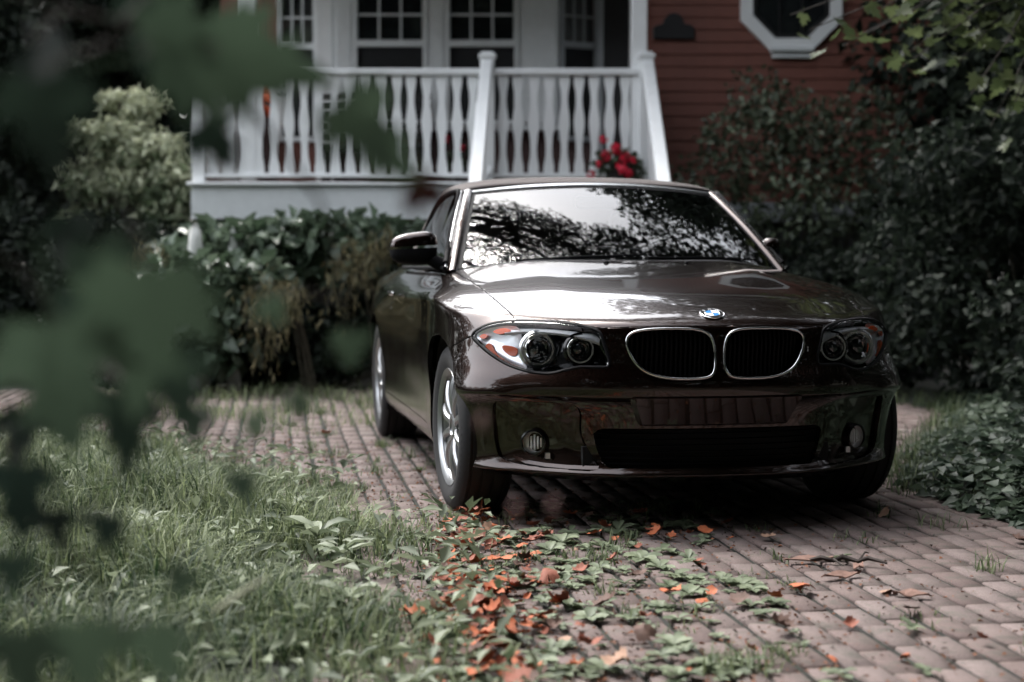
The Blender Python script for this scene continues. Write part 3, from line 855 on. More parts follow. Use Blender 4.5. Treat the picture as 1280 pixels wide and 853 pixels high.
geranium('pot of small red flowers behind the middle of the railing', (-.40, 13.62, 1.627), [(-.16, -.1, .37, .035), (.06, -.12, .40, .03), (.10, -.1, .33, .035), (-.02, 0, .30, .03)], 200, .12)
# ================================================================ THE CAR
# local axes: x to the car's own left (picture right), y towards its tail, z up; origin under the front axle
CAR = empty('parked_car', (0.581, 6.247, 0.0), math.radians(10.09))
tag(CAR, 'dark brown convertible with a closed fabric roof parked on the brick drive', 'car')

def paint_mat():
    m, nt, p = new_mat('brown_metallic_paint')
    tc = nt.nodes.new('ShaderNodeTexCoord')
    fl = nt.nodes.new('ShaderNodeTexNoise'); fl.inputs['Scale'].default_value = 420; fl.inputs['Detail'].default_value = 2
    mx = nt.nodes.new('ShaderNodeMix'); mx.data_type = 'RGBA'
    mx.inputs[6].default_value = (0.004, 0.0017, 0.0011, 1); mx.inputs[7].default_value = (0.036, 0.0138, 0.0082, 1)
    nt.links.new(tc.outputs['Object'], fl.inputs['Vector']); nt.links.new(fl.outputs['Fac'], mx.inputs[0])
    # dust and pollen specks
    sp = nt.nodes.new('ShaderNodeTexNoise'); sp.inputs['Scale'].default_value = 190; sp.inputs['Detail'].default_value = 3
    rp = nt.nodes.new('ShaderNodeValToRGB'); rp.color_ramp.elements[0].position = 0.60; rp.color_ramp.elements[1].position = 0.72
    nt.links.new(tc.outputs['Object'], sp.inputs['Vector']); nt.links.new(sp.outputs['Fac'], rp.inputs[0])
    big = nt.nodes.new('ShaderNodeTexNoise'); big.inputs['Scale'].default_value = 6; big.inputs['Detail'].default_value = 4
    nt.links.new(tc.outputs['Object'], big.inputs['Vector'])
    mu = nt.nodes.new('ShaderNodeMath'); mu.operation = 'MULTIPLY'
    nt.links.new(rp.outputs[0], mu.inputs[0]); nt.links.new(big.outputs['Fac'], mu.inputs[1])
    mu2 = nt.nodes.new('ShaderNodeMath'); mu2.operation = 'MULTIPLY'; mu2.inputs[1].default_value = 0.35
    nt.links.new(mu.outputs[0], mu2.inputs[0])
    m2 = nt.nodes.new('ShaderNodeMix'); m2.data_type = 'RGBA'; m2.inputs[7].default_value = (0.20, 0.17, 0.15, 1)
    nt.links.new(mu2.outputs[0], m2.inputs[0]); nt.links.new(mx.outputs[2], m2.inputs[6])
    p.inputs['Metallic'].default_value = 0.9
    p.inputs['Roughness'].default_value = 0.25
    p.inputs['Coat Weight'].default_value = 1.0
    p.inputs['Coat IOR'].default_value = 1.55
    cr = nt.nodes.new('ShaderNodeMath'); cr.operation = 'MULTIPLY_ADD'; cr.inputs[1].default_value = 0.10; cr.inputs[2].default_value = 0.012
    nt.links.new(mu.outputs[0], cr.inputs[0])
    # road film: thicker towards the sills, thinner on the bonnet
    sx_ = nt.nodes.new('ShaderNodeSeparateXYZ'); nt.links.new(tc.outputs['Object'], sx_.inputs[0])
    fm = nt.nodes.new('ShaderNodeMapRange'); fm.inputs[1].default_value = .78; fm.inputs[2].default_value = .20; fm.inputs[3].default_value = 0; fm.inputs[4].default_value = 1
    nt.links.new(sx_.outputs['Z'], fm.inputs[0])
    fa = nt.nodes.new('ShaderNodeMath'); fa.operation = 'ABSOLUTE'; nt.links.new(sx_.outputs['X'], fa.inputs[0])
    fs = nt.nodes.new('ShaderNodeMapRange'); fs.inputs[1].default_value = .80; fs.inputs[2].default_value = .86; fs.inputs[3].default_value = .25; fs.inputs[4].default_value = 1
    nt.links.new(fa.outputs[0], fs.inputs[0])
    f2 = nt.nodes.new('ShaderNodeMath'); f2.operation = 'MULTIPLY'; nt.links.new(fm.outputs[0], f2.inputs[0]); nt.links.new(fs.outputs[0], f2.inputs[1])
    f3 = nt.nodes.new('ShaderNodeMath'); f3.operation = 'MULTIPLY'; nt.links.new(f2.outputs[0], f3.inputs[0]); nt.links.new(big.outputs['Fac'], f3.inputs[1])
    f4 = nt.nodes.new('ShaderNodeMath'); f4.operation = 'MULTIPLY_ADD'; f4.inputs[1].default_value = 0.42; nt.links.new(f3.outputs[0], f4.inputs[0]); nt.links.new(cr.outputs[0], f4.inputs[2])
    nt.links.new(f4.outputs[0], p.inputs['Coat Roughness'])
    m3 = nt.nodes.new('ShaderNodeMix'); m3.data_type = 'RGBA'; m3.inputs[7].default_value = (0.060, 0.050, 0.044, 1)
    f5 = nt.nodes.new('ShaderNodeMath'); f5.operation = 'MULTIPLY'; f5.inputs[1].default_value = 0.5; nt.links.new(f3.outputs[0], f5.inputs[0])
    nt.links.new(f5.outputs[0], m3.inputs[0]); nt.links.new(m2.outputs[2], m3.inputs[6]); nt.links.new(m3.outputs[2], p.inputs['Base Color'])
    return m

M_PAINT = paint_mat()
M_BLACK = plain('black_plastic', (0.005, 0.005, 0.006), 0.6, spec=0.12)
M_GLOSSBLACK = plain('gloss_black_plastic', (0.003, 0.003, 0.0035), 0.18)
M_WELL = plain('dark_liner', (0.004, 0.004, 0.004), 0.9)
M_CHROME = plain('chrome_trim', (0.75, 0.76, 0.77), 0.10, 1.0)
M_SILVER = plain('silver_reflector', (0.92, 0.93, 0.94), 0.35, 0.15)
M_MIRROR = plain('aluminised_reflector', (0.82, 0.84, 0.86), 0.33, 0.92)
M_SATIN = plain('satin_silver_trim', (0.58, 0.60, 0.62), 0.30, 1.0)
M_RUBBER = plain('tyre_rubber', (0.012, 0.012, 0.013), 0.75, noise=0.3, scale=60)
M_RIM = plain('alloy_wheel', (0.38, 0.39, 0.40), 0.33, 0.9)
M_AMBER = plain('amber_lens', (0.95, 0.12, 0.006), 0.3)
M_FABRIC = plain('soft_top_fabric', (0.10, 0.085, 0.08), 0.85, noise=0.25, scale=350, bump=0.15)
M_SEAT = plain('seat_leather', (0.05, 0.048, 0.045), 0.5)
M_DASH = plain('dashboard_plastic', (0.018, 0.019, 0.02), 0.6)
M_WINDSCREEN = sheet_glass('windscreen_glass', (0.78, 0.82, 0.80), 1.72)
M_SIDEGLASS = sheet_glass('side_glass', (0.22, 0.25, 0.25), 1.7)
M_LENS = sheet_glass('clear_lens', (0.96, 0.97, 0.98), 1.22)
M_PROJ = plain('projector_lens', (0.015, 0.018, 0.022), 0.04, coat=1.0)
M_WHITE_E = plain('emblem_white', (0.75, 0.76, 0.78), 0.2)
M_BLUE_E = plain('emblem_blue', (0.03, 0.20, 0.48), 0.2)

# ---- body shell: control cage, fitted and subdivided --------------------------------
FX = [0, .14, .28, .41, .53, .63, .715, .785]
FY = [-.758, -.750, -.731, -.688, -.612, -.522, -.437, -.350]
SX = [.838, .868, .886, .888, .876, .868, .868, .870, .874, .880, .882, .875, .850]
SY = [-.245, -.11, .06, .26, .50, .80, 1.20, 1.60, 2.0, 2.35, 2.66, 2.95, 3.15]
RX = [.80, .72, .63, .53, .41, .28, .14, 0]
RY = [3.33, 3.42, 3.48, 3.52, 3.55, 3.57, 3.58, 3.58]
PX = np.array(FX + SX + RX); PY = np.array(FY + SY + RY)
NU = len(PX); NA = 8; NS = len(SX)
CREST_Y = [-.36, -.245, -.11, .06, .26, .5, .8, 1.2, 2.0, 2.66, 3.0, 3.33]
CREST_Z = [.738, .758, .780, .800, .810, .810, .808, .806, .812, .828, .838, .86]
CREST_DX = [.03, .026, .020, .014, .012, .010, .010, .010, .022, .048, .06, .06]
ZF = [.180, .205, .245, .32, .415, .460, .480, .53, .59, .65, .705, .740]
OF = [-.062, -.018, -.040, -.043, -.026, -.004, .020, .022, .004, -.002, -.010, -.040]
TS = [0, .035, .10, .20, .32, .43, .53, .63, .73, .83, .93, 1.0]
OS = [-.075, -.045, -.028, -.022, -.022, -.016, -.008, -.002, .000, -.002, -.014, None]
NV = len(ZF)

def build_cage():
    ext = np.array([(-PX[1], PY[1])] + list(zip(PX, PY)) + [(-PX[-2], PY[-2])])
    tan = ext[2:] - ext[:-2]
    tan /= np.linalg.norm(tan, axis=1)[:, None]
    nor = np.stack([tan[:, 1], -tan[:, 0]], 1)
    V = []; idx = {}
    for u in range(NU):
        y = PY[u]
        cz = np.interp(y, CREST_Y, CREST_Z); cdx = np.interp(y, CREST_Y, CREST_DX)
        wside = np.clip((u - 6) / 4.0, 0, 1) if u < 18 else 1.0
        wside = wside * wside * (3 - 2 * wside)
        for v in range(NV):
            zf, of = ZF[v], OF[v]
            zs = .180 + TS[v] * (cz - .180)
            os = OS[v] if OS[v] is not None else -cdx
            if v == 9: os = -.25 * cdx
            if v == 10: os = -.6 * cdx
            of = of + [0, 0, 0, 0, 0, .012, .030, .050, .045, .030, .012][min(u, 10)] * [.2, .5, .8, 1, 1, 1, .9, .6, .3, .1, 0, 0][v] * (1 if u <= 10 else 0)
            if u >= 20: os = os * 0.8
            z = zf * (1 - wside) + zs * wside
            o = of * (1 - wside) + os * wside
            if u <= 8 and v == NV - 1: z = np.interp(PX[u], [0, .4, .6, .72, .785, .86], [.742, .742, .742, .742, .742, .772])
            idx['s', u, v] = len(V)
            V.append((PX[u] + nor[u, 0] * o, y + nor[u, 1] * o, z))
    for u in range(NU):
        for v in range(NV):
            if u in (0, NU - 1): V[idx['s', u, v]] = (0.0, V[idx['s', u, v]][1], V[idx['s', u, v]][2])
    NR = NS + 2
    yc = [None, -.615, -.455, -.27, -.045, .19, .46, .9, 1.4, 1.9, 2.42, 2.70, 2.98, 3.24, None]
    frac = np.array(FX) / FX[-1]
    HC_Y = [-.72, -.615, -.455, -.27, -.045, .19, .46, .9, 2.4, 2.7, 3.0, 3.3, 3.6]
    HC_Z = [.745, .777, .816, .850, .884, .915, .945, .95, .955, .955, .95, .945, .92]
    for r in range(NR):
        for i in range(NA):
            if r == 0: idx['t', r, i] = idx['s', i, NV - 1]; continue
            if i == NA - 1: idx['t', r, i] = idx['s', NA - 1 + r, NV - 1]; continue
            if r == NR - 1: idx['t', r, i] = idx['s', NU - 1 - i, NV - 1]; continue
            cx, cy, cz = V[idx['s', NA - 1 + r, NV - 1]]
            fr = frac[i]
            kk = min(1, max(0, (r - .5) / 3.5)) * (1 if r < 11 else .6)
            if i == 6: fr = fr + (.930 - fr) * kk
            if i == 5: fr = fr + (.858 - fr) * kk
            if i == 4: fr = fr + (.735 - fr) * kk
            y = yc[r] + (cy - yc[r]) * fr ** 2.2
            zc = np.interp(yc[r], HC_Y, HC_Z)
            z = cz + (zc - cz) * (1 - fr ** (2.4 + 6.4 * kk))
            if 1 <= r <= 6:                         # raised centre of the bonnet between two crease lines
                z += [0, .004, .008, .010, .011, .012, .012][r] * [1, 1, 1, .75, -.45, -.35, 0, 0][i]
            idx['t', r, i] = len(V)
            V.append((cx * fr, y, z))
    F = []; tagf = []
    for u in range(NU - 1):
        for v in range(NV - 1):
            F.append((idx['s', u, v], idx['s', u + 1, v], idx['s', u + 1, v + 1], idx['s', u, v + 1]))
    for r in range(NR - 1):
        for i in range(NA - 1):
            if 6 <= r <= 9 and i < 5: continue
            F.append((idx['t', r, i], idx['t', r, i + 1], idx['t', r + 1, i + 1], idx['t', r + 1, i]))
    creases = {}
    for u in range(0, 8):
        creases[frozenset((idx['s', u, 6], idx['s', u + 1, 6]))] = 0.55 if u < 6 else 0.3
        creases[frozenset((idx['s', u, 1], idx['s', u + 1, 1]))] = 0.35
    for r in range(1, 6):
        creases[frozenset((idx['t', r, 3], idx['t', r + 1, 3]))] = 0.35
    for r in range(0, NS + 1):
        creases[frozenset((idx['t', r, NA - 1], idx['t', r + 1, NA - 1]))] = 0.15
    return np.array(V), F, creases

def subdivide(V, F, creases, level):
    me = bpy.data.meshes.new('cage')
    me.from_pydata([tuple(v) for v in V], [], F)
    me.update()
    at = me.attributes.new('crease_edge', 'FLOAT', 'EDGE')
    for e in me.edges:
        at.data[e.index].value = creases.get(frozenset(e.vertices), 0.0)
    o = bpy.data.objects.new('cage', me); COL.objects.link(o)
    mm = o.modifiers.new('m', 'MIRROR'); mm.use_clip = True; mm.merge_threshold = 1e-4
    ss = o.modifiers.new('s', 'SUBSURF'); ss.levels = level; ss.render_levels = level
    dg = bpy.context.evaluated_depsgraph_get(); dg.update()
    out = bpy.data.meshes.new_from_object(o.evaluated_get(dg))
    bpy.data.objects.remove(o); bpy.data.meshes.remove(me)
    return out

def body_half():
    T, F, cr = build_cage()
    V = T.copy()
    for _ in range(3):                              # pull the limit surface onto the measured points
        me = subdivide(V, F, cr, 1)
        co = np.empty(len(me.vertices) * 3, np.float32); me.vertices.foreach_get('co', co); co = co.reshape(-1, 3)[:len(V)]
        bpy.data.meshes.remove(me)
        d = T - co
        d[np.abs(T[:, 0]) < 1e-6, 0] = 0
        V = V + 0.8 * d
    me = subdivide(V, F, cr, 4)
    bm = bmesh.new(); bm.from_mesh(me); bpy.data.meshes.remove(me)
    kill = [v for v in bm.verts if v.co.x < -1e-4]
    bmesh.ops.delete(bm, geom=kill, context='VERTS')
    for v in bm.verts:
        if abs(v.co.x) < 1e-4: v.co.x = 0.0
    bmesh.ops.recalc_face_normals(bm, faces=bm.faces[:])
    bm.normal_update()
    # make sure normals look outwards
    s = sum((f.normal.dot(f.calc_center_median() - Vector((0, 1.3, .5)))) for f in list(bm.faces)[::50])
    if s < 0: bmesh.ops.reverse_faces(bm, faces=bm.faces[:])
    return bm

# ---- signed-distance cutters ---------------------------------------------------------
def poly_sd(P, poly):
    """signed distance of 2-D points to a polygon, negative inside"""
    poly = np.asarray(poly, float); a = poly; b = np.roll(poly, -1, 0)
    d2 = np.full(len(P), 1e9); ins = np.zeros(len(P), bool)
    for (ax, ay), (bx, by) in zip(a, b):
        ex, ey = bx - ax, by - ay
        px, py = P[:, 0] - ax, P[:, 1] - ay
        t = np.clip((px * ex + py * ey) / (ex * ex + ey * ey + 1e-12), 0, 1)
        d2 = np.minimum(d2, (px - t * ex) ** 2 + (py - t * ey) ** 2)
        c = (ay > P[:, 1]) != (by > P[:, 1])
        with np.errstate(divide='ignore', invalid='ignore'):
            xi = ax + (P[:, 1] - ay) * ex / (ey if abs(ey) > 1e-12 else 1e-12)
        ins ^= c & (P[:, 0] < xi)
    d = np.sqrt(d2)
    return np.where(ins, -d, d)

def masked(fn, mask):
    def g(X):
        out = np.ones(len(X)); k = mask(X)
        if k.any(): out[k] = fn(X[k])
        return out
    return g

def cut(bm, fn):
    bm.verts.ensure_lookup_table(); bm.edges.ensure_lookup_table()
    bm.verts.index_update()
    X = np.array([v.co for v in bm.verts])
    val = fn(X)
    val[np.abs(val) < 1e-6] = 1e-6
    E = np.array([(e.verts[0].index, e.verts[1].index) for e in bm.edges])
    va, vb = val[E[:, 0]], val[E[:, 1]]
    k = np.where((va < 0) != (vb < 0))[0]
    if len(k) == 0: return
    A, B = X[E[k, 0]], X[E[k, 1]]
    lo, hi = np.zeros(len(k)), np.ones(len(k)); flo = va[k]
    for _ in range(14):
        mid = (lo + hi) / 2; fm = fn(A + (B - A) * mid[:, None])
        same = (fm < 0) == (flo < 0)
        lo = np.where(same, mid, lo); hi = np.where(same, hi, mid)
    t = (lo + hi) / 2
    edges = [bm.edges[i] for i in k]; v0 = [bm.verts[i] for i in E[k, 0]]
    new = set()
    for e, v, tt in zip(edges, v0, t):
        _, nv = bmesh.utils.edge_split(e, v, float(tt)); new.add(nv)
    for f in {f for v in new for f in v.link_faces}:
        nv = [v for v in f.verts if v in new]
        if len(nv) == 2:
            try: bmesh.utils.face_split(f, nv[0], nv[1])
            except ValueError: pass

HOODX = [(-.9, .648), (-.52, .648), (-.3, .678), (-.1, .702), (.1, .716), (.3, .724), (.5, .728), (.8, .725)]
def cowl_y(x): return .395 + .235 * (np.abs(x) / .72) ** 2
def hood_edge_z(x): return np.interp(x, [0, .2, .40, .435, .48, .55, .66], [.724, .724, .717, .722, .735, .742, .742])
def f_hood(X):
    xs = np.interp(X[:, 1], [p[0] for p in HOODX], [p[1] for p in HOODX])
    return np.maximum(np.maximum(X[:, 0] - xs, X[:, 1] - cowl_y(X[:, 0])), hood_edge_z(X[:, 0]) - X[:, 2])
HL = [(.795, .680), (.762, .712), (.709, .730), (.647, .737), (.545, .736), (.472, .727), (.412, .709), (.393, .669), (.376, .592), (.420, .583), (.470, .582), (.520, .569), (.548, .560), (.580, .556), (.628, .561), (.689, .581), (.738, .613), (.773, .646)]
HLP = np.array(smooth_poly(HL, 4))
KID = [(.318, .664), (.304, .697), (.250, .711), (.150, .714), (.075, .710), (.037, .695), (.021, .663), (.016, .620), (.020, .575), (.045, .549), (.124, .543), (.205, .550), (.262, .571), (.297, .609)]
KIDP = np.array(smooth_poly(KID, 5))
SIDE_IN = [(.735, .430), (.720, .275), (.685, .238), (.62, .226), (.52, .222), (.405, .226), (.430, .285), (.455, .345), (.462, .425), (.50, .448), (.60, .452), (.70, .448)]
SIDEP = np.array(smooth_poly(SIDE_IN, 4))
MID_IN = [(-.2, .232), (.365, .232), (.385, .25), (.405, .30), (.415, .345), (.400, .362), (-.2, .362)]
MIDP = np.array(MID_IN)
front = lambda X: (X[:, 1] < -.15)
f_hl = masked(lambda X: poly_sd(X[:, [0, 2]], HLP), lambda X: front(X) & (X[:, 0] > .3) & (X[:, 2] > .5) & (X[:, 2] < .78) & (X[:, 1] < -.26))
f_kid = masked(lambda X: poly_sd(X[:, [0, 2]], KIDP), lambda X: (X[:, 1] < -.6) & (X[:, 0] < .36) & (X[:, 2] > .5))
f_side = masked(lambda X: poly_sd(X[:, [0, 2]], SIDEP), lambda X: (X[:, 1] < -.36) & (X[:, 2] < .5) & (X[:, 0] > .35))
f_mid = masked(lambda X: poly_sd(X[:, [0, 2]], MIDP), lambda X: (X[:, 1] < -.5) & (X[:, 2] < .4) & (X[:, 0] < .45))
WC_F, WC_R, WZ = .0, 2.66, .316
def f_arch(yc, R):
    return lambda X: np.where(X[:, 0] > .45, np.hypot(X[:, 1] - yc, X[:, 2] - WZ) - R, 1.0)
f_archF = f_arch(WC_F, .352); f_archR = f_arch(WC_R, .352)
def f_bump(X):       # bumper skin ahead of the arch, below the headlight tip
    return np.maximum(X[:, 2] - (.680 + .35 * (-.335 - X[:, 1])), X[:, 1] - .02)
def f_fend(X): return X[:, 1] - (.585 + .05 * (X[:, 2] - .6))
def f_sill(X): return X[:, 2] - .275
def f_doorb(X): return X[:, 1] - (1.86 + .10 * np.maximum(X[:, 2] - .55, 0))
def f_lowlip(X): return X[:, 2] - (.190)

def extract(bm_src, faces, gap=0.0022, fold=0.014, mirror=None):
    """copy faces to a new bmesh, shrink the open border a little and fold it inwards"""
    bm = bmesh.new(); mp = {}
    for f in faces:
        vs = []
        for v in f.verts:
            if v not in mp: mp[v] = bm.verts.new(v.co)
            vs.append(mp[v])
        bm.faces.new(vs)
    bm.normal_update()
    border = [e for e in bm.edges if len(e.link_faces) == 1 and not (abs(e.verts[0].co.x) < 1e-6 and abs(e.verts[1].co.x) < 1e-6)]
    bset = set(border)
    bv = {v for e in border for v in e.verts}
    mv = {}
    for v in bv:
        fc = [f.calc_center_median() for f in v.link_faces]
        d = sum((c - v.co for c in fc), Vector()) / len(fc)
        n = v.normal
        d = d - n * d.dot(n)
        be = [e for e in v.link_edges if len(e.link_faces) == 1 and e in bset]
        if len(be) == 2:
            t = (be[0].other_vert(v).co - be[1].other_vert(v).co)
            q = n.cross(t)
            if q.length > 1e-9:
                q.normalize(); d = q if q.dot(d) > 0 else -q
        if abs(v.co.x) < 1e-6: d.x = 0
        if d.length > 1e-7: mv[v] = d.normalized() * gap
    for v, d in mv.items(): v.co += d
    if fold > 0:
        nrm = {v: v.normal.copy() for v in bv}
        inn = {v: bm.verts.new(v.co - nrm[v] * fold + (mv[v].normalized() * fold * 0.25 if v in mv else Vector())) for v in bv}
        for e in border:
            a, b = e.verts
            f = e.link_faces[0]
            # orient like the neighbour
            lp = [l for l in f.loops if l.edge == e][0]
            if lp.vert == a: bm.faces.new((b, a, inn[a], inn[b]))
            else: bm.faces.new((a, b, inn[b], inn[a]))
            e.smooth = False
    if mirror == 'both':
        r = bmesh.ops.duplicate(bm, geom=bm.verts[:] + bm.edges[:] + bm.faces[:])
        for v in [g for g in r['geom'] if isinstance(g, bmesh.types.BMVert)]: v.co.x *= -1
        bmesh.ops.reverse_faces(bm, faces=[g for g in r['geom'] if isinstance(g, bmesh.types.BMFace)])
        bmesh.ops.remove_doubles(bm, verts=[v for v in bm.verts if abs(v.co.x) < 1e-5], dist=1e-5)
    for f in bm.faces: f.smooth = True
    return bm

def mirrored(bm):
    b2 = bm.copy()
    for v in b2.verts: v.co.x *= -1
    bmesh.ops.reverse_faces(b2, faces=b2.faces[:])
    return b2

def panel(name, bm, mats, parent=CAR):
    me = bpy.data.meshes.new(name); bm.to_mesh(me); bm.free()
    return mesh_obj(name, me, mats, parent)

def surf_at(bvh, x, z, y0=-3.0):
    """point and normal of the front skin at (x, z), seen from ahead"""
    h = bvh.ray_cast(Vector((x, y0, z)), Vector((0, 1, 0)))
    return h[0], h[1]

def build_body():
    from mathutils.bvhtree import BVHTree
    bm = body_half()
    bvh = BVHTree.FromBMesh(bm)
    for fn in (f_hood, f_hl, f_kid, f_side, f_mid, f_archF, f_archR, f_bump, f_fend, f_sill, f_doorb):
        cut(bm, fn)
    bm.faces.ensure_lookup_table()
    C = np.array([f.calc_center_median() for f in bm.faces])
    S = {k: fn(C) < 0 for k, fn in dict(hood=f_hood, hl=f_hl, kid=f_kid, side=f_side, mid=f_mid, aF=f_archF, aR=f_archR, bump=f_bump, fend=f_fend, sill=f_sill, door=f_doorb).items()}
    groups = {}
    for k, f in enumerate(bm.faces):
        c = C[k]
        if S['hood'][k]: g = 'bonnet'
        elif S['hl'][k]: g = 'hl'
        elif S['kid'][k] : g = 'kid'
        elif S['side'][k]: g = 'side'
        elif S['mid'][k]: g = 'mid'
        elif S['aF'][k] or S['aR'][k]: g = 'gone'
        elif S['bump'][k]: g = 'bumper'
        elif c[1] < .9 and c[0] < .735 and c[1] > cowl_y(c[0]) - .001 and c[2] > .85: g = 'cowl'
        elif S['fend'][k]: g = 'fender'
        elif S['sill'][k] and c[1] < 2.6 and c[1] > .3: g = 'sill'
        elif S['door'][k]: g = 'door'
        else: g = 'rear'
        groups.setdefault(g, []).append(f)
    panel('bonnet', extract(bm, groups['bonnet'], mirror='both', fold=.012), M_PAINT)
    panel('bumper', extract(bm, groups['bumper'], mirror='both', fold=.03), M_PAINT)
    panel('cowl', extract(bm, groups['cowl'], gap=0, fold=0, mirror='both'), M_BLACK)
    panel('rear_body', extract(bm, groups['rear'], mirror='both', fold=.02), M_PAINT)
    for nm, key, gp, fo in (('front_wing', 'fender', .002, .02), ('door', 'door', .002, .015), ('sill_panel', 'sill', .0015, .02)):
        b = extract(bm, groups[key], gap=gp, fold=fo)
        b2 = mirrored(b)
        panel(nm, b, M_PAINT); panel(nm, b2, M_PAINT)
    hl = extract(bm, groups['hl'], gap=.0075, fold=.0)
    bm.free()
    return bvh, hl

BVH, HLBM = build_body()

def on_front(x, z, off=0.0):
    p, n = surf_at(BVH, abs(x), z)
    if p is None: p, n = Vector((abs(x), -.5, z)), Vector((0, -1, 0))
    q = p + n * off
    return Vector((q.x if x >= 0 else -q.x, q.y, q.z))

def sheet_from_poly(bm, poly, depth, sx=1, res=.012, inset=0.0):
    """flat-ish sheet that follows the front skin, pushed back by depth, bounded by poly"""
    poly = np.asarray(poly)
    cx, cz = poly.mean(0)
    rings = []
    for s in (1.0, .66, .33):
        ring = []
        for (x, z) in poly:
            px, pz = cx + (x - cx) * s, cz + (z - cz) * s
            p = on_front(px, pz, 0)
            ring.append(bm.verts.new((sx * p.x if px >= 0 else -sx * p.x, p.y + depth, pz)))
        rings.append(ring)
    n = len(poly)
    for a, b in zip(rings[:-1], rings[1:]):
        for k in range(n): bm.faces.new((a[k], a[(k + 1) % n], b[(k + 1) % n], b[k]))
    bm.faces.new(rings[-1])

# ---- kidney grilles
for sx in (-1, 1):
    bm = bmesh.new()
    tube(bm, [on_front(sx * x, z, .004) for x, z in KIDP], .0050, 8, closed=True)
    g = bm_obj('kidney_grille', bm, M_CHROME, CAR, smooth=60)
    bm = bmesh.new()
    sheet_from_poly(bm, KIDP, .075, sx)
    bm_obj('grille_backing', bm, M_WELL, g)
    bm = bmesh.new()
    for k in range(18):
        x = .030 + k * .0165
        zs = [z for z in np.linspace(.54, .72, 60) if poly_sd(np.array([[x, z]]), KIDP)[0] < -.004]
        if len(zs) < 4: continue
        pts = [on_front(sx * x, z, 0) + Vector((0, .014 + .028 * (1 - min(1, (z - zs[0]) / .1)) , 0)) for z in np.linspace(zs[0], zs[-1], 8)]
        for a, b in zip(pts[:-1], pts[1:]):
            w = .0028
            vs = [bm.verts.new(q) for q in (a + Vector((-w, 0, 0)), a + Vector((w, 0, 0)), b + Vector((w, 0, 0)), b + Vector((-w, 0, 0)))]
            bm.faces.new(vs)
            for s2 in (-1, 1):
                ws = [bm.verts.new(q) for q in (a + Vector((s2 * w, 0, 0)), b + Vector((s2 * w, 0, 0)), b + Vector((s2 * w, .03, 0)), a + Vector((s2 * w, .03, 0)))]
                bm.faces.new(ws)
    bm_obj('grille_bars', bm, M_BLACK, g)

